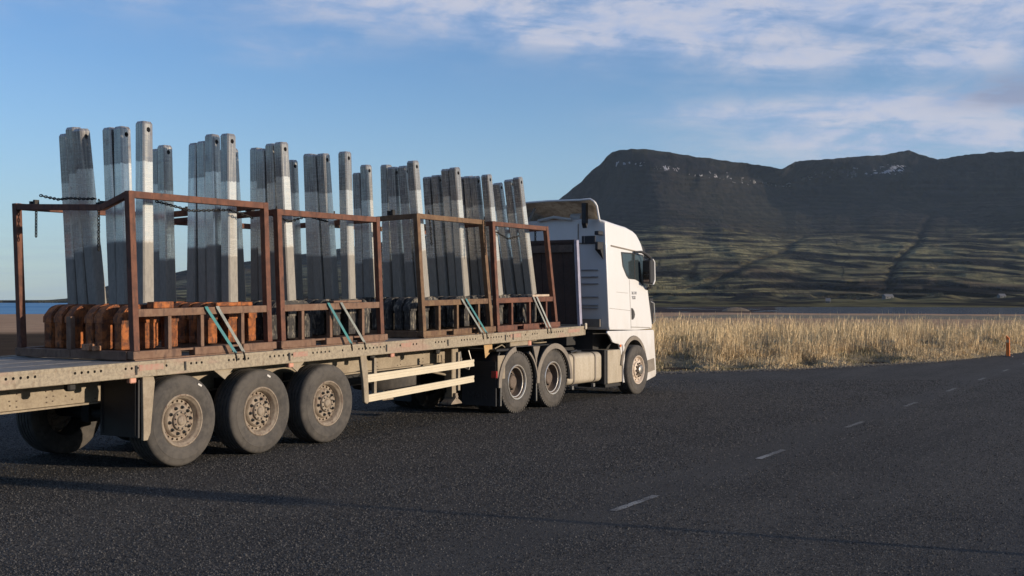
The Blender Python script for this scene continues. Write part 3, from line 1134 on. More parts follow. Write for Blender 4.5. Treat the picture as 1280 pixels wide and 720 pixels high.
def build_grass():
    rg = np.random.default_rng(5)
    V, F, T = [], [], []

    def blades(n, dmin, dmax, hmin, hmax, w, lean, dark, flat=False):
        cnt = 0
        tries = 0
        while cnt < n and tries < n * 12:
            tries += 1
            # sample in view sector so the density is spent where the lens looks
            a = rg.uniform(0.02, 0.62)
            D = 27 + 62 * rg.random() ** 1.5
            x, y = D * (C_ + a * S_), D * (S_ - a * C_)
            if y < 5.3:
                continue
            d = edge_dist(x, y) * 0.75
            if x > 46 and y < 6.2:
                d = min(d, (y - 5.2) * 3)
            if d < dmin or d > dmax:
                continue
            patch = fbm(x * 0.22 + 3.3, y * 0.30, 9.0, 3)
            clump = fbm(x * 1.1, y * 1.1, 5.0, 2)
            hv_ = hollow(x, y) + 0.25 * clump
            isdark = (patch > 0.24 and d > 0.6) or hv_ > 0.33
            if hv_ > 0.33 and not dark and rg.random() < 0.85:
                continue
            if not flat and not dark and hmin > 0.3 and d < 2.6 and rg.random() < 0.8:
                continue
            if dark != isdark and not (not dark and isdark and rg.random() < 0.16):
                continue
            if not flat and rg.random() > 0.30 + 1.5 * (clump + 0.22):
                continue
            z = bank_h(x, y)
            h = (hmin + (hmax - hmin) * rg.random() ** 1.5) * (0.78 + 1.15 * clump)
            h *= 0.35 + 0.65 * sstep(0.5, 5.0, d)
            h *= 1.0 - 0.45 * min(1, hollow(x, y) * 1.5)
            th = rg.uniform(0, 2 * PI)
            ln = lean * rg.normal(0, 1)
            lx, ly = math.cos(th) * ln + 0.05, math.sin(th) * ln - 0.04
            if flat:
                lx, ly = math.cos(th) * 1.6, math.sin(th) * 1.6
            wth = rg.uniform(0, PI)
            wx, wy = math.cos(wth) * w, math.sin(wth) * w
            b = len(V)
            mx, my = x + lx * h * 0.35, y + ly * h * 0.35
            tx, ty = x + lx * h, y + ly * h
            zz = h / math.sqrt(1 + lx * lx + ly * ly)
            V.extend([(x - wx, y - wy, z - 0.02), (x + wx, y + wy, z - 0.02), (mx + wx * .8, my + wy * .8, z + zz * 0.55),
                      (mx - wx * .8, my - wy * .8, z + zz * 0.55), (tx, ty, z + zz)])
            F.append((b, b + 1, b + 2, b + 3))
            F.append((b + 3, b + 2, b + 4))
            tn = rg.random()
            g = 0.0 if not dark else rg.uniform(0.5, 1.0)
            if not dark and rg.random() < 0.08:
                g = 0.5
            T.extend([(tn, g, 0)] * 5)
            # seed head
            if not flat and not dark and rg.random() < 0.35:
                b = len(V)
                V.extend([(tx - wx * 1.5, ty - wy * 1.5, z + zz * 0.86), (tx + wx * 1.5, ty + wy * 1.5, z + zz * 0.86), (tx + lx * .03, ty + ly * .03, z + zz * 1.08)])
                F.append((b, b + 1, b + 2))
                T.extend([(min(1, tn + 0.25), 0, 0)] * 3)
            cnt += 1

    blades(44000, 1.0, 26, 0.18, 0.80, 0.0055, 0.20, False)
    blades(34000, 0.15, 20, 0.12, 0.40, 0.007, 0.6, False)
    blades(20000, 0.0, 24, 0.12, 0.36, 0.010, 0.5, True)
    blades(16000, 0.02, 5.0, 0.2, 0.55, 0.008, 1.0, False, flat=True)
    me = bpy.data.meshes.new('dry_grass')
    me.from_pydata(V, [], F)
    at = me.attributes.new('tint', 'FLOAT_VECTOR', 'POINT')
    at.data.foreach_set('vector', np.array(T, np.float32).ravel())
    me.materials.append(GRASSM)
    o = bpy.data.objects.new('dry_grass', me)
    COL.objects.link(o)
    o['kind'] = 'stuff'
    o['label'] = 'tall dry golden grass standing on the bank beside the asphalt'
    o['category'] = 'grass'


build_grass()

# loose gravel on the verge where asphalt meets grass
def build_gravel():
    rg = random.Random(3)
    b = MB()
    for i in range(2600):
        y = rg.uniform(5.3, 18)
        x = edge_x(y) + rg.gauss(-0.25, 0.35)
        if y < 5.6:
            x = rg.uniform(45, 70)
            y = rg.gauss(5.25, 0.15)
        r = rg.uniform(0.012, 0.035)
        z = max(0.0, bank_h(x, y)) + r * 0.4
        vs = [(x + r * rg.uniform(.6, 1.3) * dx, y + r * rg.uniform(.6, 1.3) * dy, z + r * 0.7 * dz) for dx, dy, dz in
              ((1, 0, 0), (-1, 0, 0), (0, 1, 0), (0, -1, 0), (0, 0, 1), (0, 0, -1))]
        b.add(vs, [(0, 2, 4), (2, 1, 4), (1, 3, 4), (3, 0, 4), (2, 0, 5), (1, 2, 5), (3, 1, 5), (0, 3, 5)])
    o = b.build('verge_gravel', plain('grey_gravel', (0.10, 0.09, 0.08), 0.9))
    o['kind'] = 'stuff'
    o['label'] = 'loose grey gravel along the edge of the asphalt'
    o['category'] = 'gravel'


build_gravel()

# orange marker post
t = thing('marker_post', 'slim orange marker post at the edge of the road beside the grass', 'marker post', (42.25, 5.70, 0))
b = MB()
b.add([(42.2, 5.64, -0.02), (42.3, 5.64, -0.02), (42.3, 5.76, -0.02), (42.2, 5.76, -0.02), (42.19, 5.65, 0.66), (42.28, 5.65, 0.66), (42.28, 5.76, 0.75), (42.19, 5.76, 0.75)],
      [(0, 3, 2, 1), (4, 5, 6, 7), (0, 1, 5, 4), (1, 2, 6, 5), (2, 3, 7, 6), (3, 0, 4, 7)])
b.build('post_body', POSTO, t, bevel=0.01)
MB().box(42.183, 42.19, 5.665, 5.745, 0.50, 0.60).build('reflector', plain('pale_reflector', (0.55, 0.42, 0.25), 0.3), t)
MB().box(42.10, 42.36, 5.55, 5.85, -0.03, 0.03, 0.01).build('base', plain('grey_gravel', (0.10, 0.09, 0.08), 0.9), t)

# far farm buildings under the mountain
def farmhouse(a, D, w, h, wall, roof, label, rot=0.0):
    X, Y = cambasis(a, D)
    z = ground_h(math.atan(a), D * math.sqrt(1 + a * a)) - 0.3
    t = thing('farmhouse', label, 'farmhouse', (X, Y, z), 'farmhouses under the mountain')
    t.rotation_euler = (0, 0, TH - PI / 2 + rot)
    MB().box(-w / 2, w / 2, -3, 3, -1, h).build('wall', wall, t, local=True)
    b = MB()
    b.add([(-w / 2 - .3, -3.4, h - .05), (w / 2 + .3, -3.4, h - .05), (w / 2 + .3, 0, h + 2.2), (-w / 2 - .3, 0, h + 2.2), (-w / 2 - .3, 3.4, h - .05), (w / 2 + .3, 3.4, h - .05)],
          [(0, 1, 2, 3), (3, 2, 5, 4), (0, 3, 4), (1, 5, 2)])
    b.build('roof', roof, t, local=True)
    for k in range(2):
        MB().box(-w / 4 + k * w / 2 - .6, -w / 4 + k * w / 2 + .6, -3.06, -2.99, h * .35, h * .75).build('window', GLASS, t, local=True)


WALLW = plain('white_render', (0.15, 0.145, 0.135), 0.8)
ROOFR = plain('rusty_roof', (0.20, 0.07, 0.05), 0.8)
ROOFG = plain('grey_roof', (0.12, 0.12, 0.125), 0.8)
farmhouse((1110 - 640) / FPX, 1010, 8, 2.2, WALLW, ROOFG, 'long pale far farmhouse with grey roof under the mountain', 0.2)
farmhouse((1035 - 640) / FPX, 800, 2.8, 1.6, WALLW, ROOFG, 'tiny white hut with grey roof on the flats before the mountain', -0.3)
farmhouse((1252 - 640) / FPX, 1120, 6, 2.2, WALLW, ROOFG, 'small white far farmhouse with grey roof near the right end of the flats', 0.1)


def tree_clump(a, D, w, h, label):
    X, Y = cambasis(a, D)
    z = ground_h(math.atan(a), D * math.sqrt(1 + a * a))
    t = thing('tree_clump', label, 'trees', (X, Y, z))
    rg = random.Random(int(a * 1000))
    b = MB()
    for i in range(240):
        cx, cy = rg.gauss(0, w / 4), rg.gauss(0, 4)
        cz = rg.uniform(0.2, 1) * h * max(0.3, 1 - (cx / w) ** 2 * 2)
        r = rg.uniform(0.5, 1.2)
        q = [Vector((rg.uniform(-r, r), rg.uniform(-r, r), rg.uniform(-r, r))) + Vector((cx, cy, cz)) for _ in range(3)]
        b.add(q, [(0, 1, 2)])
    b.build('crown', plain('dark_shrub_leaves', (0.03, 0.035, 0.02), 0.9), t, local=True)
    tr = MB()
    for i in range(7):
        x = -w / 2 * .7 + i * w * .7 / 6
        tr.tube([(x, 0, -1), (x, 0, h * 0.5)], [0.25, 0.12], 6)
    tr.build('trunks', plain('bark', (0.06, 0.045, 0.03), 0.9), t, local=True)
    t.children[1].name = 'trunk'


tree_clump((1068 - 640) / FPX, 1030, 13, 5.0, 'dark clump of trees beside the far farm under the mountain')
tree_clump((1170 - 640) / FPX, 1100, 20, 3.2, 'low dark row of trees right of the long pale farmhouse')

# low brown bank on the mud
b = MB()
vs = []
for i in range(25):
    a = (902 + (937 - 902) * i / 24 - 640) / FPX
    hgt = 1.5 * math.sin(PI * i / 24) ** 0.6 * (1 + 0.25 * noise.noise(Vector((i * 0.7, 0, 0))))
    for (dd, k) in ((0, 0), (3, 0.8), (8, 1.0), (18, 0.0)):
        X, Y = cambasis(a, 345 + dd)
        vs.append((X, Y, -1.7 + 0.4 + hgt * k * 0.8))
b.add(vs, [(i * 4 + k, (i + 1) * 4 + k, (i + 1) * 4 + k + 1, i * 4 + k + 1) for i in range(24) for k in range(3)])
struct(b.build('sandbank', worn('brown_sand', (0.17, 0.11, 0.06), (0.09, 0.07, 0.04), 0.8, 0.4, 0.9), smooth=True))

# roadside sign outside the frame, added so that its shadow crosses the asphalt
t = thing('road_sign', 'unseen narrow road sign on a thin post, added to cast the long shadow', 'road sign', (11.27, -8.4, 0))
b = MB()
b.tube([(11.27, -8.4, -0.02), (11.27, -8.4, 3.4)], 0.042, 12)
b.build('pole', STEEL, t, smooth=True)
b = MB()
b.box(11.05, 11.49, -8.47, -8.443, 2.68, 3.55, 0.012)
b.build('sign_plate', plain('dull_sign_back', (0.35, 0.35, 0.36), 0.45, 0.5), t)
b = MB()
b.box(11.22, 11.32, -8.50, -8.471, 2.85, 2.9)
b.box(11.22, 11.32, -8.50, -8.471, 3.3, 3.35)
b.build('clamp', STEEL, t)


# ------------------------------------------------------------------ wheels
def circle_pts(cx, cy, cz, r, n, a0=0.0):
    return [(cx + r * math.cos(a0 + 2 * PI * k / n), cy, cz + r * math.sin(a0 + 2 * PI * k / n)) for k in range(n)]


def tyre(cx, cz, y0, wdt, Ro, Ri, parent, tread=True):
    """tyre whose outer side wall lies at y0 (towards the lens, -Y) and which runs to y0 + wdt"""
    b = MB()
    h = Ro - Ri
    prof = [(Ri, 0.035), (Ri + 0.012, 0.018), (Ri + 0.03, 0.012), (Ri + h * 0.22, 0.004), (Ri + h * 0.26, 0.0), (Ri + h * 0.45, -0.004), (Ri + h * 0.62, -0.004),
            (Ri + h * 0.66, 0.002), (Ri + h * 0.80, 0.008), (Ri + h * 0.90, 0.018), (Ro - 0.012, 0.028), (Ro - 0.002, 0.045)]
    # circumferential grooves
    g = 4
    span = wdt - 0.09
    for k in range(g):
        c = 0.045 + span * (k + 1) / (g + 1)
        prof += [(Ro, c - 0.008), (Ro - 0.014, c - 0.006), (Ro - 0.014, c + 0.006), (Ro, c + 0.008)]
    half = [(r, wdt - y) for (r, y) in prof[:12]][::-1]
    prof += half
    b.lathe(prof, cx, cz, 64, cy=y0)
    if tread:      # shoulder blocks
        nb = 52
        for k in range(nb):
            a = 2 * PI * k / nb
            ca, sa = math.cos(a), math.sin(a)
            for ys_ in ((0.012, 0.05), (wdt - 0.05, wdt - 0.012)):
                w_ = 0.019
                vs = []
                for r in (Ro - 0.03, Ro + 0.005):
                    for dy in ys_:
                        for s_ in (-w_, w_):
                            yy_ = dy if r > Ro - 0.01 else (dy - 0.004 if dy < wdt / 2 else dy + 0.004)
                            vs.append((cx + r * ca - s_ * sa, y0 + yy_, cz + r * sa + s_ * ca))
                b.add(vs, [(0, 1, 3, 2), (4, 6, 7, 5), (0, 4, 5, 1), (2, 3, 7, 6), (0, 2, 6, 4), (1, 5, 7, 3)])
    return b.build('tyre', TYRE, parent, smooth=True, auto=30)


def nuts(parent, cx, cz, y, r, n, size, m, name='wheel_nut', depth=0.035, a0=0.1):
    me = None
    for k in range(n):
        a = a0 + 2 * PI * k / n
        X, Z = cx + r * math.cos(a), cz + r * math.sin(a)
        if me is None:
            b = MB()
            b.lathe([(0.001, -depth), (size * 0.6, -depth), (size * 0.9, -depth * 0.8), (size, -depth * 0.35), (size * 1.35, -depth * 0.3), (size * 1.4, 0.002)], 0, 0, 8)
            o = b.build(name, m, parent, local=True)
            me = o.data
        else:
            o = bpy.data.objects.new(name, me)
            COL.objects.link(o)
            o.parent = parent
        base = Vector(parent['_o'])
        o.location = Vector((X, y, Z)) - base


def holes_ring(b, cx, cz, y, r0, r1, n, hr, aspect=1.0, recess=0.03, a0=0.0):
    """annulus r0..r1 at y with n round holes leading into recesses"""
    seg = 8
    for k in range(n):
        a = a0 + 2 * PI * k / n
        d = PI / n
        rm = (r0 + r1) / 2
        outer = []
        ang = [-1, 0, 1, 1, 1, 0, -1, -1]
        rad = [r0, r0, r0, rm, r1, r1, r1, rm]
        for i in range(8):
            aa = a + d * ang[i]
            outer.append((cx + rad[i] * math.cos(aa), y, cz + rad[i] * math.sin(aa)))
        inner, other_end = [], []
        for i in range(8):
            # match directions: tangential, radial
            ta, tr = [(-.7, -.7), (0, -1), (.7, -.7), (1, 0), (.7, .7), (0, 1), (-.7, .7), (-1, 0)][i]
            rr = rm + tr * hr
            aa = a + ta * hr * aspect / rm
            inner.append((cx + rr * math.cos(aa), y, cz + rr * math.sin(aa)))
            other_end.append((cx + rr * math.cos(aa), y + recess, cz + rr * math.sin(aa)))
        vs = outer + inner + other_end
        fs = [(i, (i + 1) % 8, 8 + (i + 1) % 8, 8 + i) for i in range(8)] + [(8 + i, 8 + (i + 1) % 8, 16 + (i + 1) % 8, 16 + i) for i in range(8)]
        fs.append(tuple(range(16, 24)))
        b.add(vs, fs)


def wheel_trailer(parent, cx, cz, y0, mirror=False, far=False):
    Ro, Ri, wd = 0.535, 0.30, 0.375
    w = bpy.data.objects.new('wheel', None)
    COL.objects.link(w)
    w.parent = parent
    org = Vector(parent['_o'])
    w['_o'] = (cx, y0, cz)
    w.location = Vector((cx, y0, cz)) - org
    tyre(cx, cz, y0, wd, Ro, Ri, w, tread=False)
    b = MB()
    # rim flange, barrel and disc with hand holes
    b.lathe([(Ri + 0.012, 0.014), (Ri + 0.004, 0.006), (Ri - 0.008, 0.008), (Ri - 0.014, 0.02), (Ri - 0.03, 0.03), (0.258, 0.045), (0.252, 0.095), (0.245, 0.105)], cx, cz, 48, cy=y0)
    holes_ring(b, cx, cz, y0 + 0.105, 0.205, 0.245, 20, 0.015, 1.2)
    b.lathe([(0.205, 0.105), (0.195, 0.075), (0.18, 0.062), (0.125, 0.060), (0.118, 0.058)], cx, cz, 48, cy=y0)
    b.build('rim', RIM, w, smooth=True)
    b = MB()
    b.lathe([(0.118, 0.06), (0.116, 0.036), (0.11, 0.028), (0.085, 0.026), (0.08, 0.036), (0.06, 0.038), (0.055, 0.022), (0.045, 0.014), (0.001, 0.012)], cx, cz, 32, cy=y0)
    b.build('hub', RIM, w, smooth=True)
    nuts(w, cx, cz, y0 + 0.06, 0.155, 10, 0.016, CHASSIS, 'wheel_nut', 0.035)
    nuts(w, cx, cz, y0 + 0.028, 0.097, 10, 0.009, CHASSIS, 'hub_bolt', 0.012, 0.4)
    if mirror:
        w.rotation_euler = (0, 0, PI)
    return w


def wheel_drive(parent, cx, cz, y0, mirror=False):
    Ro, Ri = 0.535, 0.295
    w = bpy.data.objects.new('wheel', None)
    COL.objects.link(w)
    w.parent = parent
    org = Vector(parent['_o'])
    w['_o'] = (cx, y0, cz)
    w.location = Vector((cx, y0, cz)) - org
    tyre(cx, cz, y0, 0.31, Ro, Ri, w)
    tyre(cx, cz, y0 + 0.35, 0.31, Ro, Ri, w)
    b = MB()
    b.lathe([(Ri + 0.012, 0.012), (Ri + 0.004, 0.002), (Ri - 0.010, 0.004), (Ri - 0.016, 0.02), (Ri - 0.018, 0.028)], cx, cz, 48, cy=y0)
    b.lathe([(0.262, 0.055), (0.258, 0.048), (0.250, 0.05), (0.246, 0.058)], cx, cz, 48, cy=y0)
    b.build('rim_lip', BRIGHT, w, smooth=True)
    b = MB()
    b.lathe([(Ri - 0.018, 0.028), (Ri - 0.022, 0.05), (0.262, 0.055), (0.246, 0.058), (0.242, 0.12), (0.228, 0.17), (0.205, 0.185)], cx, cz, 48, cy=y0)
    holes_ring(b, cx, cz, y0 + 0.185, 0.165, 0.205, 10, 0.014, 1.4)
    b.lathe([(0.165, 0.185), (0.12, 0.175), (0.115, 0.10), (0.10, 0.085), (0.001, 0.08)], cx, cz, 40, cy=y0)
    b.build('dish', DISH, w, smooth=True)
    nuts(w, cx, cz, y0 + 0.18, 0.143, 10, 0.016, BLACK, 'wheel_nut', 0.05)
    if mirror:
        w.rotation_euler = (0, 0, PI)
    return w


def wheel_front(parent, cx, cz, y0, mirror=False):
    Ro, Ri = 0.52, 0.292
    w = bpy.data.objects.new('wheel', None)
    COL.objects.link(w)
    w.parent = parent
    org = Vector(parent['_o'])
    w['_o'] = (cx, y0, cz)
    w.location = Vector((cx, y0, cz)) - org
    tyre(cx, cz, y0, 0.33, Ro, Ri, w, tread=False)
    b = MB()
    b.lathe([(Ri + 0.012, 0.014), (Ri + 0.004, 0.004), (Ri - 0.010, 0.006), (Ri - 0.02, 0.025), (0.255, 0.05), (0.25, 0.06), (0.245, 0.045)], cx, cz, 48, cy=y0)
    holes_ring(b, cx, cz, y0 + 0.045, 0.185, 0.245, 10, 0.021, 1.2, 0.05)
    b.lathe([(0.185, 0.045), (0.175, 0.015), (0.16, 0.008), (0.105, 0.006)], cx, cz, 48, cy=y0)
    b.build('rim', worn('pale_front_rim', (0.62, 0.52, 0.42), (0.34, 0.27, 0.21), 0.6, 10, 0.5, 0.2), w, smooth=True)
    b = MB()
    b.lathe([(0.105, 0.008), (0.10, -0.05), (0.085, -0.062), (0.001, -0.065)], cx, cz, 32, cy=y0)
    b.build('hub', STEEL, w, smooth=True)
    nuts(w, cx, cz, y0 + 0.008, 0.135, 10, 0.017, DISH, 'wheel_nut', 0.035)
    if mirror:
        w.rotation_euler = (0, 0, PI)
    return w


YN, YF = 10.14, 12.64       # near and far sides of the trailer

# ------------------------------------------------------------------ trailer
T = thing('flatbed_trailer', 'long dusty beige flatbed trailer carrying racks of metal rods', 'trailer', (12.3, 11.4, 0))
TX1, TXE = 5.55, 19.16
for (x, c) in ((9.19, 0.545), (10.49, 0.545), (11.77, 0.545)):
    wheel_trailer(T, x, c, YN + 0.03)
    wheel_trailer(T, x, c, YF - 0.03, mirror=True)
    b = MB()
    b.tube([(x, YN + 0.2, c), (x, YF - 0.2, c)], 0.065, 12)
    b.box(x - 0.09, x + 0.09, 10.9, 11.05, c - 0.1, 0.95)
    b.box(x - 0.09, x + 0.09, 11.75, 11.9, c - 0.1, 0.95)
    b.build('axle', CHASSIS, T, bevel=0.01)
    for yy_ in (10.97, 11.83):
        b = MB()
        b.tube([(x + 0.28, yy_, 0.42), (x + 0.28, yy_, 0.78)], [0.12, 0.11], 16)
        b.build('air_bellows', BLACK, T, smooth=True)
        b = MB()
        b.tube([(x + 0.05, yy_ + 0.22, 0.62), (x + 0.28, yy_ + 0.22, 0.62)], 0.075, 14)
        b.build('brake_chamber', CHASSIS, T, smooth=True)

for (x_, z_) in ((9.44, 0.945), (10.60, 0.985)):
    b = MB()
    b.bar((x_ - 0.028, YN + 0.0245, z_ + 0.016), (x_ + 0.028, YN + 0.0245, z_ - 0.012), 0.002, 0.022, (0, 0, 1))
    b.build('chalk_mark', plain('chalk_white', (0.6, 0.58, 0.54), 0.9), T)

# perforated side rail (a flat web with real holes) with a lip above and below
HOLE_GROUPS = []
x = TX1 + 0.25
rg = random.Random(11)
while x < TXE - 0.3:
    n = rg.choice((1, 3, 4, 5, 6, 8, 8))
    HOLE_GROUPS.append((x, n))
    x += n * 0.082 + rg.uniform(0.10, 0.42)


def rail(side):
    yf = YN if side > 0 else YF          # outer face
    b = MB(tilt)
    z0, z1 = -0.115, -0.03
    cells = []
    x = TX1
    for (gx, n) in HOLE_GROUPS:
        if gx > x:
            cells.append((x, gx, False))
            x = gx
        for k in range(n):
            if x + 0.082 < TXE:
                cells.append((x, x + 0.082, True))
                x += 0.082
    if x < TXE:
        cells.append((x, TXE, False))
    for (a, c, hole) in cells:
        if not hole:
            b.add([(a, yf, z0), (c, yf, z0), (c, yf, z1), (a, yf, z1)], [(0, 1, 2, 3)])
            continue
        mx, mz, r = (a + c) / 2, (z0 + z1) / 2 + 0.008, 0.0165
        out = [(a, z0), (mx, z0), (c, z0), (c, mz), (c, z1), (mx, z1), (a, z1), (a, mz)]
        vs = [(p_[0], yf, p_[1]) for p_ in out]
        for dy in (0, 0.03):
            for i in range(8):
                an = -3 * PI / 4 + i * PI / 4
                vs.append((mx + r * math.cos(an), yf + side * dy, mz + r * math.sin(an)))
        b.add(vs, [(i, (i + 1) % 8, 8 + (i + 1) % 8, 8 + i) for i in range(8)] + [(8 + i, 8 + (i + 1) % 8, 16 + (i + 1) % 8, 16 + i) for i in range(8)])
    o = b.build('side_rail', RAIL, T)
    b = MB(tilt)
    b.box(TX1, TXE, min(yf - side * 0.006, yf + side * 0.11), max(yf - side * 0.006, yf + side * 0.11), -0.03, 0.004)
    b.box(TX1, TXE, min(yf - side * 0.004, yf + side * 0.02), max(yf - side * 0.004, yf + side * 0.02), -0.168, -0.115)
    b.box(TX1, TXE, min(yf + side * 0.021, yf + side * 0.10), max(yf + side * 0.021, yf + side * 0.10), -0.175, -0.155)
    b.build('rail_lip', RAIL, T)
    b = MB(tilt)
    b.box(TX1, TXE, min(yf + side * 0.035, yf + side * 0.045), max(yf + side * 0.035, yf + side * 0.045), -0.15, -0.032)
    b.build('rail_back', CHASSIS, T)


rail(1)
rail(-1)
# faded red reflective plates and dark stake slots along the near rail
FADED = worn('faded_red_marking', (0.32, 0.16, 0.12), (0.31, 0.24, 0.17), 0.9, 14, 0.7, 0, 0.05)
for (a, c) in ((8.52, 8.86), (11.02, 11.30), (13.35, 13.62), (16.45, 16.8), (18.52, 18.98)):
    MB(tilt).box(a, c, YN - 0.004, YN - 0.001, -0.10, -0.035).build('marker_plate', FADED, T)
for a in (9.17, 10.93, 12.98, 14.55, 16.27, 16.52, 8.46):
    MB(tilt).box(a, a + 0.028, YN - 0.010, YN - 0.0065, -0.14, -0.035).build('stake_slot', CHASSIS, T)
# deck boards
nb = 8
for k in range(nb):
    y0 = YN + 0.112 + (YF - YN - 0.224) * k / nb
    y1 = YN + 0.112 + (YF - YN - 0.224) * (k + 1) / nb
    MB(tilt).box(TX1, TXE, y0 + 0.004, y1 - 0.004, -0.035, -0.002 - 0.002 * (k % 2)).build('deck_board', DECKM, T)
# cross members
for k in range(26):
    x = TX1 + 0.3 + k * 0.52
    MB(tilt).box(x, x + 0.05, YN + 0.14, YF - 0.14, -0.15, -0.045).build('cross_member', CHASSIS, T)
# main beams: tall web with flanges
for (y, s_) in ((10.95, 1), (11.85, -1)):
    b = MB(tilt)
    b.box(TX1 + 0.1, 16.15, y - 0.008, y + 0.008, -0.48, -0.16)
    b.box(TX1 + 0.1, 16.15, y - 0.07, y + 0.07, -0.502, -0.482)
    b.box(16.15, 19.0, y - 0.008, y + 0.008, -0.30, -0.16)
    b.box(16.15, 19.0, y - 0.07, y + 0.07, -0.322, -0.302)
    b.build('main_beam', BEIGE, T)
# rivet heads on the near web
b = MB(tilt)
rg = random.Random(2)
for x in [7.45, 7.9, 8.15, 8.55] + [13.7, 14.3, 14.9, 15.6]:
    for z in (-0.22, -0.30, -0.38, -0.44):
        for dx in (0, 0.09):
            if rg.random() < 0.85:
                cx, cz = x + dx + rg.uniform(-.01, .01), z + rg.uniform(-.015, .015)
                b.box(cx - 0.007, cx + 0.007, 10.933, 10.943, cz - 0.007, cz + 0.007)
b.build('rivets', DISH, T)['kind'] = 'stuff'
# small side lamps under the rail
for x in (8.42, 10.98, 13.15):
    MB(tilt).box(x, x + 0.09, YN + 0.03, YN + 0.10, -0.235, -0.172, 0.01).build('side_lamp', plain('peach_lens', (0.55, 0.28, 0.2), 0.4), T)
for x in (7.72, 12.85, 14.5):
    MB(tilt).box(x, x + 0.10, 10.30, 10.40, -0.27, -0.178, 0.02).build('tie_ring', CHASSIS, T)
# rear mud flap box and its stay behind the first wheel
b = MB()
b.box(8.56, 8.585, 10.20, 10.85, 0.40, 1.06)
b.build('mud_flap', BLACK, T, bevel=0.006)
b = MB()
for k in range(2):
    b.box(8.551, 8.558, 10.24 + k * 0.56, 10.255 + k * 0.56, 0.43, 1.03)
b.build('flap_ribs', BLACK, T)
b = MB()
b.prism([(8.585, 1.09), (8.74, 1.09), (8.76, 1.03), (8.70, 0.45), (8.66, 0.37), (8.60, 0.37), (8.60, 0.5)], YN + 0.015, YN + 0.06)
b.build('flap_stay', BEIGE, T, bevel=0.008)
# big dark arch guards between the wheels of the trailer (beige gussets seen between them)
for x in (9.84, 11.13):
    b = MB(tilt)
    b.add([(x - .16, YN + .05, -0.176), (x + .16, YN + .05, -0.176), (x + .02, YN + .05, -0.30), (x - .16, YN + .07, -0.176), (x + .16, YN + .07, -0.176), (x + .02, YN + .07, -0.30)],
          [(0, 1, 2), (5, 4, 3), (0, 3, 4, 1), (1, 4, 5, 2), (2, 5, 3, 0)])
    b.build('gusset', BEIGE, T)
# front stay of the underrun guard
b = MB()
b.prism([(12.43, 1.17), (12.57, 1.17), (12.60, 0.95), (12.63, 0.50), (12.59, 0.47), (12.53, 0.50), (12.50, 0.80)], YN + 0.02, YN + 0.07)
b.build('guard_stay', BEIGE, T, bevel=0.01)
# side underrun guards: two long pale profiles
for (za, zb, h) in ((0.832, 0.93, 0.112), (0.545, 0.668, 0.105)):
    for yy_ in (10.19, 12.55):
        b = MB()
        x0, x1 = 12.60, 15.40
        vs = []
        for (x, z) in ((x0, za), (x1, zb)):
            for (dy, dz) in ((0, -h / 2), (0, -h / 6), (0.006, -h / 8), (0.006, h / 8), (0, h / 6), (0, h / 2), (0.03, h / 2), (0.03, -h / 2)):
                vs.append((x, yy_ + dy, z + dz))
        n = 8
        b.add(vs, [(i, (i + 1) % n, n + (i + 1) % n, n + i) for i in range(n)] + [tuple(range(n))[::-1], tuple(range(n, 2 * n))])
        b.build('side_guard', GUARD, T)
for x in (12.82, 14.98):
    b = MB()
    b.box(x, x + 0.06, 10.222, 10.27, 0.50, 1.12)
    b.build('guard_post', BEIGE, T, bevel=0.004)
# landing legs
for yy_ in (10.62, 12.05):
    b = MB()
    b.box(15.27, 15.45, yy_ - 0.08, yy_ + 0.08, 0.62, 1.18, 0.012)
    b.box(15.30, 15.42, yy_ - 0.055, yy_ + 0.055, 0.36, 0.62)
    b.build('landing_leg', STEEL if yy_ > 11 else BEIGE, T)
    b = MB()
    b.tube([(15.36, yy_ - 0.12, 0.36), (15.36, yy_ + 0.12, 0.36)], 0.035, 10)
    b.prism([(15.20, 0.24), (15.52, 0.24), (15.50, 0.27), (15.40, 0.33), (15.39, 0.42), (15.33, 0.42), (15.32, 0.33), (15.22, 0.27)], yy_ - 0.11, yy_ + 0.11)
    b.build('landing_foot', RIM, T, bevel=0.006)
b = MB()
b.tube([(15.36, 10.62, 0.75), (15.36, 12.05, 0.75)], 0.025, 8)
b.tube([(15.36, 10.62, 0.70), (14.7, 10.95, 0.86)], 0.02, 8)
b.build('cross_shaft', BEIGE, T)
b = MB()
b.tube([(15.62, 10.45, 1.12), (15.66, 10.42, 0.95), (15.58, 10.42, 0.8), (15.5, 10.5, 0.85), (15.52, 10.55, 1.1)], 0.012, 6)
b.build('crank_handle', STEEL, T)
MB(tilt).add([(15.86, 10.3, -0.18), (16.12, 10.3, -0.18), (16.12, 10.3, -0.30), (15.90, 10.3, -0.42), (15.86, 10.31, -0.18), (16.12, 10.31, -0.18), (16.12, 10.31, -0.30), (15.90, 10.31, -0.42)],
             [(0, 1, 2, 3), (7, 6, 5, 4), (0, 4, 5, 1), (1, 5, 6, 2), (2, 6, 7, 3), (3, 7, 4, 0)]).build('gusset', worn('yellow_brown_plate', (0.42, 0.27, 0.12), (0.3, 0.18, 0.09), 0.6, 9, 0.7), T)
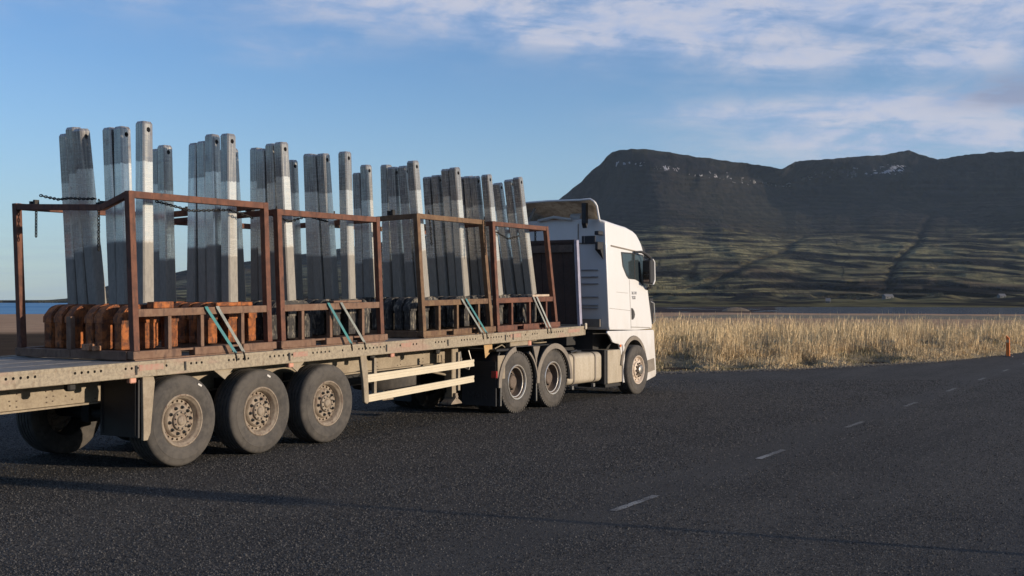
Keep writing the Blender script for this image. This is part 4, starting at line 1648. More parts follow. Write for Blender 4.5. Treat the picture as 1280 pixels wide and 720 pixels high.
# air tanks, toolbox and spare wheel carrier, dark, below the deck
b = MB()
b.tube([(13.2, 11.25, 0.78), (14.3, 11.25, 0.78)], 0.15, 20)
b.tube([(13.2, 11.62, 0.78), (14.1, 11.62, 0.78)], 0.13, 20)
b.build('air_tank', CHASSIS, T, smooth=True)
MB().box(12.95, 14.1, 11.95, 12.45, 0.42, 0.98, 0.02).build('tool_box', BLACK, T)
b = MB()
b.lathe([(0.28, 0.0), (0.50, 0.02), (0.53, 0.08), (0.53, 0.24), (0.50, 0.30), (0.28, 0.32)], 0, 0, 40)
sp_ = b.build('spare_tyre', TYRE, T, smooth=True, local=True)
sp_.rotation_euler = (PI / 2, 0, 0)
sp_.location = Vector((14.55, 11.4, 0.50)) - Vector(T['_o'])
# cables and hoses sagging from the beams
b = MB()
for k in range(7):
    x = 12.9 + k * 0.45
    b.tube([(x, 10.93, 0.88), (x + 0.15, 10.92, 0.80 - 0.03 * (k % 2)), (x + 0.32, 10.93, 0.86), (x + .45, 10.93, .88)], 0.008, 5)
b.build('air_hose', BLACK, T)
b = MB()
b.tube([(16.9, 10.6, 1.12), (17.15, 10.4, 1.20), (17.35, 10.25, 1.235), (17.45, 10.2, 1.25)], 0.02, 8)
b.build('hose', BEIGE, T)
b = MB(tilt)
b.box(16.55, 17.15, 10.2, 10.3, -0.26, -0.176, 0.01)
b.build('lamp_arm', BEIGE, T)
MB(tilt).box(17.15, 17.25, 10.18, 10.3, -0.29, -0.176, 0.02).build('side_lamp', plain('peach_lens', (0.55, 0.28, 0.2), 0.4), T)
# rear light bar and bumper at the tail, just outside the frame
b = MB()
b.box(TX1 - 0.05, TX1 + 0.03, YN + 0.05, YF - 0.05, 0.52, 0.64, 0.01)
b.box(TX1 + 0.03, TX1 + 0.09, 10.9, 11.0, 0.6, 1.06)
b.box(TX1 + 0.03, TX1 + 0.09, 11.8, 11.9, 0.6, 1.06)
b.build('rear_bumper', BEIGE, T)
for yy_ in (10.25, 12.2):
    MB().box(TX1 - 0.07, TX1 - 0.051, yy_, yy_ + 0.36, 0.54, 0.62).build('tail_lamp', REDL, T)

# headboard
hx0, hx1 = 19.17, 19.02
def hb(x, y, z):
    return (x, y, z)
zb, zt = deckz(19.15) - 0.10, 3.10
b = MB()
n = 9
for k in range(n):
    y0 = 10.30 + (12.50 - 10.30) * k / n
    y1 = 10.30 + (12.50 - 10.30) * (k + 1) / n - 0.012
    b = MB()
    b.add([(hx0, y0, zb + .1), (hx0, y1, zb + .1), (hx0 + .03, y1, zb + .1), (hx0 + .03, y0, zb + .1), (hx1, y0, zt - 0.02), (hx1, y1, zt - 0.02), (hx1 + .03, y1, zt - 0.02), (hx1 + .03, y0, zt - 0.02)],
          [(0, 1, 2, 3), (7, 6, 5, 4), (0, 4, 5, 1), (1, 5, 6, 2), (2, 6, 7, 3), (3, 7, 4, 0)])
    b.build('headboard_panel', HEAD, T)
for (y, w_) in ((10.235, 0.06), (12.565, 0.06)):
    b = MB()
    b.bar((hx0 + .015, y, zb), (hx1 + .015, y, zt + 0.02), w_, 0.09, (1, 0, 0))
    b.build('headboard_post', EDGE, T, bevel=0.005)
b = MB()
b.bar((hx1 + 0.015, 10.27, zt), (hx1 + 0.015, 12.53, zt), 0.06, 0.06)
b.build('headboard_cap', HEAD, T, bevel=0.004)
b = MB()
b.bar((hx1 - 0.02, 10.3, zt - 0.14), (hx1 - 0.02, 12.5, zt - 0.14), 0.012, 0.14)
b.build('cap_plate', worn('brown_grey_plate', (0.10, 0.075, 0.06), (0.05, 0.04, 0.035), 0.8, 5, 0.7), T)
b = MB(tilt)
b.box(TXE, TXE + 0.05, YN - .01, YF + .01, -0.17, 0.03, 0.008)
b.build('front_bolster', BEIGE, T)
MB(tilt).box(TXE + 0.0, TXE + 0.07, YN - 0.04, YN - 0.012, -0.06, 0.06, 0.012).build('corner_lamp', plain('pale_lamp', (0.5, 0.45, 0.36), 0.4), T)

# ------------------------------------------------------------------ racks
def post(name, a, b_, w, m, parent):
    b = MB(tilt)
    b.bar(a, b_, w, w, (1, 0, 0))
    return b.build(name, m, parent, bevel=0.006)


def rack(x0, x1, top0, top1, m, mlow, label, lean0, lean1, ups, sag=False, y0=10.25, y1=12.38, wood=False):
    """x0, x1: rear and front post lines at the deck; lean: how far the tops lie behind them"""
    xc = (x0 + x1) / 2
    t = thing('transport_rack', label, 'rack', (xc, 11.35, deckz(xc)), 'steel racks standing on the trailer deck')
    w = 0.082
    hb_ = 0.115
    ya, yb = y0 + w / 2, y1 - w / 2
    P = {}
    for (k, x, ln, h) in ((0, x0 + w / 2, lean0, top0), (1, x1 - w / 2, lean1, top1)):
        for (q, y) in ((0, ya), (1, yb)):
            hh = h - (0.05 if q else 0.0)
            P[k, q] = ((x, y, hb_), (x - ln, y, hh))
            post('post', P[k, q][0], P[k, q][1], w, m, t)
    # top rails (butted between the posts)
    for q in (0, 1):
        a, c = P[0, q][1], P[1, q][1]
        b = MB(tilt)
        b.bar((a[0] + w / 2, a[1], a[2] - w / 2), (c[0] - w / 2, c[1], c[2] - w / 2), w - 0.006, w - 0.004)
        b.build('top_rail', m, t, bevel=0.005)
    for k in (0, 1):
        a, c = P[k, 0][1], P[k, 1][1]
        b = MB(tilt)
        if sag and k == 0:
            ym = 10.74
            pts_ = [(a[0], a[1] + w / 2, a[2] - 0.045), (a[0], ym, a[2] - 0.17), (c[0], c[1] - w / 2, c[2] - 0.045)]
            for u, v in zip(pts_, pts_[1:]):
                b.bar(u, v, w - 0.01, w - 0.012)
        else:
            b.bar((a[0], a[1] + w / 2, a[2] - w / 2), (c[0], c[1] - w / 2, c[2] - w / 2), w - 0.008, w - 0.006)
        b.build('cross_rail', m, t, bevel=0.005)
    # sill rails at half a metre, near and far, with short uprights below
    zs = 0.545
    for (q, y) in (((0, ya),) if sag else ((0, ya), (1, yb))):
        b = MB(tilt)
        f0 = (zs) / top0 * lean0
        f1 = (zs) / top1 * lean1
        b.bar((x0 + w - f0 + 0.002, y, zs), (x1 - w - f1 - 0.002, y, zs), w - 0.006, w + 0.006)
        b.build('sill_rail', mlow, t, bevel=0.005)
        for ux in ups:
            b = MB(tilt)
            b.box(ux - 0.026, ux + 0.026, y - 0.034, y + 0.034, hb_, zs - w / 2 - 0.004)
            b.build('upright', mlow, t, bevel=0.004)
    # base beams with fork pockets
    L = x1 - x0
    segs = [(x0 - 0.02, x0 + L * 0.30), (x0 + L * 0.40, x0 + L * 0.66), (x0 + L * 0.76, x1 + 0.06)]
    for (q, y) in ((0, ya), (1, yb)):
        for (a, c) in segs:
            b = MB(tilt)
            b.box(a, c, y - 0.055, y + 0.055, 0.022, hb_ - 0.002)
            b.build('base_beam', mlow, t, bevel=0.008)
        b = MB(tilt)
        b.box(x0, x1, y - 0.052, y + 0.052, 0.006, 0.020)
        b.box(x0 + L * 0.30 + .002, x0 + L * 0.40 - .002, y - 0.03, y + 0.03, 0.088, hb_ - 0.004)
        b.box(x0 + L * 0.66 + .002, x0 + L * 0.76 - .002, y - 0.03, y + 0.03, 0.088, hb_ - 0.004)
        b.build('base_plate', mlow, t)
    # floor beams across
    for (k, x) in ((0, x0 + 0.02), (1, x0 + L * 0.33), (2, x0 + L * 0.70), (3, x1 - 0.06)):
        for (a, c) in ((ya + 0.06, 11.33), (11.34, yb - 0.06)):
            b = MB(tilt)
            b.box(x - 0.05, x + 0.05, a, c, 0.012, 0.112)
            b.build('floor_beam', mlow, t, bevel=0.006)
    # centre uprights at the ends
    for x in (x0 + 0.03, x1 - 0.03):
        b = MB(tilt)
        b.box(x - 0.03, x + 0.03, 11.355, 11.435, hb_, 0.50)
        b.build('centre_upright', mlow, t)
    # chain lugs standing on the rear cross rail
    for y in (10.78, 12.0):
        b = MB(tilt)
        a = P[0, 0][1]
        zt_ = top0 - (0.17 if sag else 0.0) + (0.0 if y < 11 else 0.03)
        if sag and y > 11:
            zt_ = top0 - 0.10
        b.box(a[0] - 0.03, a[0] + 0.03, y - 0.055, y - 0.018, zt_ - 0.012, zt_ + 0.075)
        b.box(a[0] - 0.03, a[0] + 0.03, y + 0.018, y + 0.055, zt_ - 0.012, zt_ + 0.06)
        b.box(a[0] - 0.028, a[0] + 0.028, y - 0.017, y + 0.017, zt_ - 0.012, zt_ + 0.03)
        b.build('chain_lug', CHAIN, t)
    # wooden dunnage blocks on the base
    if wood:
        for (x, y) in ((x0 + 0.05, 11.05), (x0 + 0.06, 10.86), (x0 + 0.04, 12.15)):
            pass
    return t


rack(8.545, 10.76, 1.93, 1.915, RACK_RED, RACK_LOW, 'rusty red-brown steel rack at the tail of the trailer, full of orange castings', 0.05, 0.05, (9.07, 9.57, 10.24), sag=True)
rack(10.93, 13.10, 1.845, 1.835, RACK_RED, RACK_LOW, 'rusty steel rack second from the tail, butted against the one with orange castings', 0.06, 0.08, (11.35, 11.92, 12.62))
rack(14.07, 16.09, 1.935, 1.915, RACK_OLIVE, RACK_OLIVE, 'olive-brown steel rack standing in front of the gap, third from the tail', 0.14, 0.24, (14.52, 15.03, 15.66))
rack(16.22, 18.34, 1.905, 1.885, RACK_RED, RACK_RED, 'red-brown steel rack nearest to the dark headboard, leaning backwards', 0.13, 0.33, (16.72, 17.33, 17.93))


# ------------------------------------------------------------------ anode rods
def rod_mesh():
    w, ch, H = 0.0785, 0.016, 2.14
    zt0 = 1.985
    oct_ = [(-w + ch, -w), (w - ch, -w), (w, -w + ch), (w, w - ch), (w - ch, w), (-w + ch, w), (-w, w - ch), (-w, -w + ch)]
    b = MB()
    zs_ = [0.0, zt0]
    vs = [(x, y, z) for z in zs_ for x, y in oct_]
    fs = [(i, (i + 1) % 8, 8 + (i + 1) % 8, 8 + i) for i in range(8)] + [tuple(range(8))[::-1]]
    b.add(vs, fs)
    # head: six plain sides, two drilled sides, domed cap
    zh = H - 0.03
    top = [(x * 0.80, y * 0.80, H) for x, y in oct_]
    vs = [(x, y, zt0) for x, y in oct_] + [(x, y, zh) for x, y in oct_] + top
    fs = [(i, (i + 1) % 8, 8 + (i + 1) % 8, 8 + i) for i in range(8) if i not in (0, 4)]
    fs += [(8 + i, 8 + (i + 1) % 8, 16 + (i + 1) % 8, 16 + i) for i in range(8)] + [tuple(range(16, 24))]
    b.add(vs, fs)
    x0, x1 = -w + ch, w - ch
    zc, r = (zt0 + zh) / 2 - 0.005, 0.031
    rings = []
    for y in (-w, w):
        out = [(x0, zt0), (0, zt0), (x1, zt0), (x1, zc), (x1, zh), (0, zh), (x0, zh), (x0, zc)]
        vs = [(p_[0], y, p_[1]) for p_ in out]
        for k in range(8):
            an = -3 * PI / 4 + k * PI / 4
            vs.append((r * math.cos(an), y, zc + r * math.sin(an)))
        b.add(vs, [(i, (i + 1) % 8, 8 + (i + 1) % 8, 8 + i) for i in range(8)])
    vs = []
    for y in (-w, w):
        for k in range(8):
            an = -3 * PI / 4 + k * PI / 4
            vs.append((r * math.cos(an), y, zc + r * math.sin(an)))
    b.add(vs, [(i, 8 + i, 8 + (i + 1) % 8, (i + 1) % 8) for i in range(8)])
    # weld together so normals come out right
    me = bpy.data.meshes.new('rod')
    bm = bmesh.new()
    vv = [bm.verts.new(q) for q in b.v]
    for f in b.f:
        try:
            bm.faces.new([vv[i] for i in f])
        except ValueError:
            pass
    bmesh.ops.remove_doubles(bm, verts=bm.verts[:], dist=1e-5)
    for q in bm.verts:
        k_ = 1.0 + 0.03 - 0.09 * q.co.z / H
        q.co.x *= k_
        q.co.y *= k_
    bmesh.ops.recalc_face_normals(bm, faces=bm.faces[:])
    bm.to_mesh(me)
    bm.free()
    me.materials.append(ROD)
    return me


def yoke_mesh(m):
    """cast beam along X whose arms turn down into the stubs; z=0 is the foot of the rod"""
    b = MB()
    sp = 0.34
    hw = 0.0775
    prof = [(-sp - 0.085, -0.50), (-sp - 0.085, -0.15), (-sp - 0.05, -0.06), (-sp + 0.05, -0.005), (sp - 0.05, -0.005), (sp + 0.05, -0.06), (sp + 0.085, -0.15),
            (sp + 0.085, -0.22), (sp - 0.06, -0.22), (sp - 0.09, -0.15), (-sp + 0.09, -0.15), (-sp + 0.06, -0.22), (-sp + 0.06, -0.22)]
    prof = [(-sp - 0.080, -0.22), (-sp - 0.080, -0.135), (-sp + 0.01, -0.035), (-sp + 0.10, -0.006), (0, -0.002), (sp - 0.10, -0.006), (sp - 0.01, -0.035), (sp + 0.080, -0.135),
            (sp + 0.080, -0.22), (sp - 0.07, -0.22), (sp - 0.10, -0.14), (0.09, -0.14), (0.07, -0.22), (-0.07, -0.22), (-0.09, -0.14), (-sp + 0.10, -0.14), (-sp + 0.07, -0.22)]
    b.prism(prof, -hw, hw)
    me = bpy.data.meshes.new('yoke')
    bm = bmesh.new()
    vv = [bm.verts.new(q) for q in b.v]
    for f in b.f:
        bm.faces.new([vv[i] for i in f])
    bmesh.ops.recalc_face_normals(bm, faces=bm.faces[:])
    bmesh.ops.bevel(bm, geom=[e for e in bm.edges if min(v.co.z for v in e.verts) > -0.219], offset=0.014, segments=2, affect='EDGES')
    bm.to_mesh(me)
    bm.free()
    me.materials.append(m)
    me.shade_smooth()
    me.set_sharp_from_angle(angle=R(50))
    return me


def stub_mesh(m):
    b = MB()
    n = 18
    prof = [(0.079, 0.0), (0.079, -0.20), (0.0765, -0.205), (0.0765, -0.215), (0.080, -0.22), (0.078, -0.29), (0.070, -0.30)]
    vs, fs = [], []
    for (r, z) in prof:
        for k in range(n):
            a = 2 * PI * k / n
            # slightly flattened round: a broad casting
            ca, sa = math.cos(a), math.sin(a)
            q_ = (abs(ca) ** 5 + abs(sa) ** 5) ** (-1 / 5)
            vs.append((r * ca * q_ * 1.02, r * sa * q_ * 0.94, z))
    for j in range(len(prof) - 1):
        for k in range(n):
            fs.append((j * n + k, j * n + (k + 1) % n, (j + 1) * n + (k + 1) % n, (j + 1) * n + k))
    fs.append(tuple((len(prof) - 1) * n + k for k in range(n)))
    b.add(vs, fs)
    o = b.build('stub', m, None, smooth=True)
    me = o.data
    bpy.data.objects.remove(o)
    return me


RODM = rod_mesh()
YM = {'o': yoke_mesh(YOKE_ORANGE), 'g': yoke_mesh(YOKE_GREY)}
SM = {'o': stub_mesh(YOKE_ORANGE), 'g': stub_mesh(YOKE_GREY)}
ORD = ['nearest', 'second', 'third', 'fourth', 'fifth', 'sixth', 'seventh']
RACKN = ['the tail rack', 'the second rack', 'the third rack', 'the foremost rack']


def make_rod(kind):
    t = bpy.data.objects.new('anode_rod', None)
    COL.objects.link(t)
    t['category'] = 'metal rod'
    for (nm, me, loc) in [('rod', RODM, (0, 0, 0)), ('yoke', YM[kind], (0, 0, 0))] + [('stub', SM[kind], (x, 0, -0.222)) for x in (-0.34, 0, 0.34)]:
        o = bpy.data.objects.new(nm, me)
        COL.objects.link(o)
        o.parent = t
        o.location = loc
    return t


PROTO = {'o': make_rod('o'), 'g': make_rod('g')}
used = {'o': False, 'g': False}
# rows: rod centre X, list of (near-side Y of each rod, lean back at the top in m, sideways lean, height change)
ROWS = [
    (0, 'rear', 9.02, [(10.615, -0.02, 0.00, 0.00), (10.955, -0.01, 0.05, -0.01), (11.125, 0.03, 0.06, -0.02), (11.485, 0.20, 0.02, -0.03), (11.69, 0.15, 0.02, 0.02), (11.89, 0.10, 0.02, -0.04)]),
    (0, 'front', 10.42, [(10.70, 0.0, 0.00, 0.01), (10.93, -0.01, 0.03, 0.02), (11.13, -0.02, 0.04, -0.05), (11.325, -0.07, 0.02, -0.03), (11.80, 0.03, 0.00, -0.04), (12.0, 0.03, 0.0, -0.09)]),
    (1, 'rear', 11.48, [(10.665, 0.10, 0.01, 0.01), (10.86, 0.09, 0.01, 0.00), (11.055, 0.03, 0.0, -0.06), (11.24, 0.0, 0.0, -0.03), (11.60, 0.09, 0.02, 0.0), (11.82, 0.08, 0.0, 0.0)]),
    (1, 'front', 12.78, [(10.68, 0.06, 0.00, 0.03), (10.98, 0.15, 0.02, 0.02), (11.17, 0.12, 0.02, 0.0), (11.36, 0.08, 0.01, 0.02), (11.67, 0.08, 0.0, -0.04), (11.88, 0.05, 0.0, -0.04)]),
    (2, 'rear', 14.55, [(10.63, 0.22, 0.02, 0.02), (10.82, 0.19, 0.04, -0.02), (11.06, 0.16, 0.0, -0.05), (11.28, 0.10, -0.03, 0.0), (11.70, 0.08, 0.0, 0.02), (11.88, 0.09, 0.0, -0.07)]),
    (2, 'front', 15.80, [(10.68, 0.22, 0.0, 0.02), (10.86, 0.24, 0.0, 0.02), (11.055, 0.24, 0.0, -0.06), (11.24, 0.20, 0.0, -0.08), (11.62, 0.24, 0.0, 0.0), (11.80, 0.2, 0.0, 0.0)]),
    (3, 'rear', 16.77, [(10.61, 0.28, 0.03, 0.0), (10.81, 0.30, 0.03, -0.02), (11.0, 0.26, 0.03, -0.02), (11.19, 0.26, 0.0, -0.04), (11.6, 0.24, 0.0, 0.0), (11.8, 0.22, 0.0, 0.0)]),
    (3, 'front', 17.93, [(10.60, 0.38, 0.05, 0.02), (10.80, 0.38, 0.06, 0.0), (11.0, 0.36, 0.08, -0.04), (11.2, 0.36, 0.09, -0.05), (11.6, 0.34, 0.04, 0.0), (11.8, 0.3, 0.03, 0.0)]),
]
slope = math.atan(TSL)
for (rk, rowname, X, rods) in ROWS:
    kind = 'o' if rk == 0 else 'g'
    for i, (y, lb, ls, dh) in enumerate(rods):
        y = max(y, 10.60) - 0.02
        if not used[kind]:
            t = PROTO[kind]
            used[kind] = True
        else:
            t = dup_tree(PROTO[kind])
        zb_ = 0.642
        p_ = tilt((X, y, zb_))
        # the rod leans, the casting stands level: tilt only the rod part
        t.location = p_
        t.rotation_euler = (0, -slope, 0)
        for ch in t.children:
            if ch.data is RODM:
                h = 2.14
                ch.rotation_euler = (-ls / h, -(lb / h) + slope * 0.0, rnd.uniform(-0.06, 0.06))
                ch.scale = (1, 1, 1 + (dh + rnd.uniform(-0.015, 0.02)) / 2.14)
                ch.location = (rnd.uniform(-0.035, 0.035), 0, -0.006)
        side = 'near half' if y < 11.45 else 'far half'
        t['label'] = '%s grey metal rod from the near side, %s row of %s' % (ORD[i], rowname, RACKN[rk])
        t['group'] = 'metal rods standing in the racks'

# ------------------------------------------------------------------ straps and chains
def strap(x0, x1, zt_, m, label, y=10.225):
    pts_ = [(x0 + 0.03, y + 0.16, zt_ + 0.005), (x0, y + 0.02, zt_ + 0.008), (x0, y + 0.004, zt_ - 0.02), (x1, YN - 0.012, 0.02)]
    t = thing('tie_strap', label, 'strap', tilt(pts_[0]), 'ratchet straps tying the racks to the trailer')
    b = MB(tilt)
    w = 0.026
    vs = []
    for (x, yy_, z) in pts_:
        for dy in (0, -0.004):
            for s_ in (-w, w):
                vs.append((x + s_, yy_ + dy, z))
    fs = []
    for i in range(len(pts_) - 1):
        q, r_ = i * 4, i * 4 + 4
        fs += [(q, q + 1, r_ + 1, r_), (q + 2, r_ + 2, r_ + 3, q + 3), (q, r_, r_ + 2, q + 2), (q + 1, q + 3, r_ + 3, r_ + 1)]
    fs += [(0, 2, 3, 1), (len(vs) - 4, len(vs) - 3, len(vs) - 1, len(vs) - 2)]
    b.add(vs, fs)
    b.build('webbing', m, t)
    b = MB(tilt)
    b.tube([(x1 - 0.02, YN - 0.014, 0.035), (x1 + 0.005, YN - 0.016, 0.0), (x1 + 0.02, YN - 0.014, -0.04), (x1 + 0.03, YN - 0.01, -0.075), (x1 + 0.025, YN + 0.01, -0.09)], 0.008, 6)
    b.build('hook', CHAIN, t)


strap(9.62, 9.98, 0.59, TEAL, 'teal webbing strap with a blue end, tied over the sill of the tail rack')
strap(9.80, 10.12, 0.59, GREYSTRAP, 'grey webbing strap right of the teal one on the tail rack')
strap(11.85, 12.19, 0.59, TEAL, 'teal webbing strap on the sill of the second rack from the tail')
strap(12.12, 12.48, 0.59, GREYSTRAP, 'grey webbing strap right of the teal one on the second rack')
strap(15.13, 15.56, 0.59, GREYSTRAP, 'grey webbing strap, left one of the pair on the olive-brown rack')
strap(15.25, 15.68, 0.59, TEAL, 'pale teal webbing strap, right one of the pair on the olive-brown rack')
strap(17.42, 17.72, 0.59, GREYSTRAP, 'grey webbing strap, left one of the pair on the foremost rack')
strap(17.54, 17.84, 0.59, worn('pale_strap_webbing', (0.33, 0.35, 0.32), (0.2, 0.2, 0.18), 0.6, 5, 0.85), 'pale grey webbing strap, right one of the pair on the foremost rack')


def chain(path, label, link=0.05):
    pts_ = [Vector(q) for q in path]
    t = thing('chain', label, 'chain', tuple(pts_[0]), 'loose chains on the racks')
    b = MB()
    # walk along the path placing oval links turned by a quarter each
    tot, segs = 0.0, []
    for a, c in zip(pts_, pts_[1:]):
        segs.append((a, c, (c - a).length))
        tot += (c - a).length
    n = int(tot / (link * 0.78))
    for k in range(n):
        d = k * link * 0.78 + link / 2
        for (a, c, L) in segs:
            if d <= L:
                break
            d -= L
        p0 = a + (c - a) * min(1, d / L)
        dr = (c - a).normalized()
        u = dr.cross(Vector((0.31, 0.2, 0.93)) if abs(dr.z) < 0.8 else Vector((1, 0.2, 0)))
        u.normalize()
        v = dr.cross(u)
        q = u if k % 2 else v
        ring = []
        for j in range(10):
            an = 2 * PI * j / 10
            ring.append(p0 + dr * (math.cos(an) * link * 0.5) + q * (math.sin(an) * link * 0.27))
        b.tube(ring, 0.0068, 5, closed=True)
    b.build('links', CHAIN, t)


cz_ = 3.10
chain([(8.55, 12.03, 3.16), (8.55, 12.03, 2.73)], 'short black chain hanging from the far end of the tail rack cross rail')
chain([(8.56, 11.98, 3.23), (8.58, 11.85, 3.20), (8.58, 11.65, 3.165), (8.58, 11.45, 3.17), (8.58, 11.2, 3.15), (8.58, 10.95, 3.14)], 'black chain lying along the tail rack cross rail')
chain([(8.49, 10.80, 3.12), (8.49, 10.80, 2.50)], 'long black chain hanging from the middle of the tail rack cross rail')
chain([(11.0, 10.42, 3.20), (11.02, 10.45, 2.95), (11.03, 10.43, 2.62)], 'black chain hanging behind the rear post of the second rack')
chain([(10.93, 10.5, 3.10), (11.3, 10.47, 3.02), (11.7, 10.5, 3.12), (12.1, 10.46, 3.06)], 'black chain slung under the top rail of the second rack')
chain([(9.0, 10.44, 3.12), (9.6, 10.5, 3.05), (10.2, 10.47, 3.10), (10.6, 10.44, 3.02)], 'black chain slung under the top rail of the tail rack')
chain([(14.35, 10.36, 3.38), (14.36, 10.33, 3.1), (14.37, 10.31, 2.8)], 'black chain hanging over the top rail of the olive-brown rack')
chain([(15.75, 10.215, 3.36), (15.76, 10.21, 3.0), (15.77, 10.21, 2.7)], 'thin black chain hanging near the front post of the olive-brown rack')
chain([(17.92, 10.5, 3.28), (17.93, 10.5, 3.0)], 'short black chain in the front corner of the foremost rack')
chain([(16.5, 10.48, 3.16), (16.9, 10.47, 3.05), (17.3, 10.48, 3.12)], 'black chain slung under the top rail of the foremost rack')

# timber blocks and scrap lying in the racks
def block(x, y, z, dx, dy, dz, label, m=WOOD, name='wood_block', cat='wood block'):
    b = MB(tilt)
    b.box(x - dx / 2, x + dx / 2, y - dy / 2, y + dy / 2, z, z + dz, 0.006)
    o = b.build(name, m)
    tag(o, label, cat)


block(8.50, 10.98, 0.113, 0.10, 0.13, 0.075, 'pale orange wooden block on the rear floor beam of the tail rack')
block(8.50, 10.84, 0.113, 0.10, 0.05, 0.055, 'small pale wooden peg beside the block on the tail rack floor beam')
block(9.05, 10.39, 0.592, 0.30, 0.12, 0.075, 'orange rusty plate lying on the sill of the tail rack', YOKE_ORANGE, 'rusty_plate', 'plate')
block(10.2, 10.40, 0.592, 0.62, 0.10, 0.045, 'long orange rusty plate lying on the sill near the front of the tail rack', YOKE_ORANGE, 'rusty_plate', 'plate')
block(12.4, 10.40, 0.592, 0.62, 0.10, 0.03, 'grey-brown steel plate on the sill of the second rack', RACK_LOW, 'steel_plate', 'plate')
block(17.85, 10.38, 0.592, 0.62, 0.11, 0.04, 'pale timber plank lying on the sill of the foremost rack', worn('pale_timber', (0.5, 0.4, 0.3), (0.3, 0.22, 0.16), 0.6, 12, 0.8), 'timber_plank', 'plank')

# ------------------------------------------------------------------ tractor
K = thing('truck_tractor', 'white six-wheeled truck tractor with a raised roof spoiler, coupled to the loaded flatbed', 'truck', (19.6, 11.4, 0))
CY0, CY1 = 10.17, 12.63
# upper cab: rounded loft over the side profile
prof = [(20.36, 1.36), (20.33, 1.44), (20.30, 3.53), (20.34, 3.556), (20.64, 3.527), (20.97, 3.496), (21.31, 3.47), (21.62, 3.41), (21.78, 3.355), (21.90, 3.285), (22.00, 3.225), (22.07, 3.17),
        (22.15, 3.08), (22.20, 2.98), (22.33, 2.35), (22.45, 1.80), (22.53, 1.42), (22.50, 1.345), (21.6, 1.325), (21.0, 1.345)]
side_y = lambda z: CY0 + 0.010 + max(0.0, z - 1.37) * 0.036
MIDY = (CY0 + CY1) / 2


def loft(prof, stations, name, m, parent, side):
    b = MB()
    n = len(prof)
    vs = []
    cx = sum(p_[0] for p_ in prof) / n
    for (dy, front_in, top_in) in stations:
        for (x, z) in prof:
            xx = x - front_in * sstep(21.6, 22.3, x)
            zz = z - top_in * sstep(2.9, 3.4, z)
            vs.append((xx, side(z) + dy, zz))
    for (dy, front_in, top_in) in reversed(stations):
        for (x, z) in prof:
            xx = x - front_in * sstep(21.6, 22.3, x)
            zz = z - top_in * sstep(2.9, 3.4, z)
            vs.append((xx, 2 * MIDY - side(z) - dy, zz))
    S2 = 2 * len(stations)
    fs = []
    for s_ in range(S2 - 1):
        for i in range(n):
            fs.append((s_ * n + i, s_ * n + (i + 1) % n, (s_ + 1) * n + (i + 1) % n, (s_ + 1) * n + i))
    fs.append(tuple(range(n)))
    fs.append(tuple((S2 - 1) * n + i for i in range(n))[::-1])
    b.add(vs, fs)
    return b.build(name, m, parent, smooth=True, bevel=0.018, seg=3, auto=32)


loft(prof, [(0.0, 0.13, 0.0), (0.05, 0.05, -0.03), (0.16, 0.0, -0.06), (0.5, -0.03, -0.08)], 'cab_shell', WHITE, K, side_y)
# lower cab: fender with arch, front corner, step
AR, AX, AZ = 0.655, 21.47, 0.50
arch = []
for k in range(15):
    a = R(168) + (R(12) - R(168)) * k / 14
    arch.append((AX + AR * math.cos(a) * 0.92, AZ + 0.03 + AR * math.sin(a)))
lower = [(20.27, 1.34), (20.25, 1.30), (20.38, 1.22), (20.49, 1.11), (20.60, 1.085), (20.78, 1.06)] + arch[1:] + [(22.08, 0.60), (22.10, 0.47), (22.07, 0.24), (22.10, 0.22), (22.58, 0.30), (22.63, 0.36), (22.60, 0.62), (22.55, 0.95), (22.52, 1.27), (22.49, 1.315)]
b = MB()
b.prism(lower, CY0 + 0.012, CY0 + 0.05)
b.build('cab_lower_panel', WHITE, K, bevel=0.01)
b = MB()
b.prism(lower, CY1 - 0.05, CY1 - 0.012)
b.build('cab_lower_panel', WHITE, K, bevel=0.01)
# wheel arch lining (grey flared lip + dark well)
for (ya_, s_) in ((CY0 - 0.012, 1), (CY1 + 0.012, -1)):
    b = MB()
    ri, ro = 0.60, 0.69
    vs = []
    n = 20
    for k in range(n + 1):
        a = R(172) + (R(8) - R(172)) * k / n
        for (r, dy) in ((ro, 0.02 * s_), (ro - 0.015, 0.0), (ri, 0.0), (ri, 0.40 * s_), (ri + .012, 0.40 * s_), (ro, 0.06 * s_)):
            vs.append((AX + r * math.cos(a) * 0.93, ya_ + dy, AZ + 0.03 + r * math.sin(a)))
    fs = [(k * 6 + j, k * 6 + (j + 1) % 6, (k + 1) * 6 + (j + 1) % 6, (k + 1) * 6 + j) for k in range(n) for j in range(6)]
    b.add(vs, fs)
    b.build('wheel_arch', FENDER, K, smooth=True)
# dark core of the lower cab, cut clear of the wheels
b = MB()
b.box(20.45, 22.35, 10.62, 12.18, 0.70, 1.335)
b.box(22.13, 22.50, 10.25, 12.55, 0.30, 1.30)
b.build('cab_floor', CHASSIS, K)
b = MB()
b.box(22.45, 22.68, 10.30, 12.50, 0.28, 1.30, 0.05)
b.build('front_bumper', WHITE, K)
# grey step insert in the bumper corner
b = MB()
b.prism([(22.13, 0.66), (22.50, 0.70), (22.54, 0.44), (22.16, 0.40)], CY0 + 0.004, CY0 + 0.0115)
b.build('step_insert', FENDER, K)
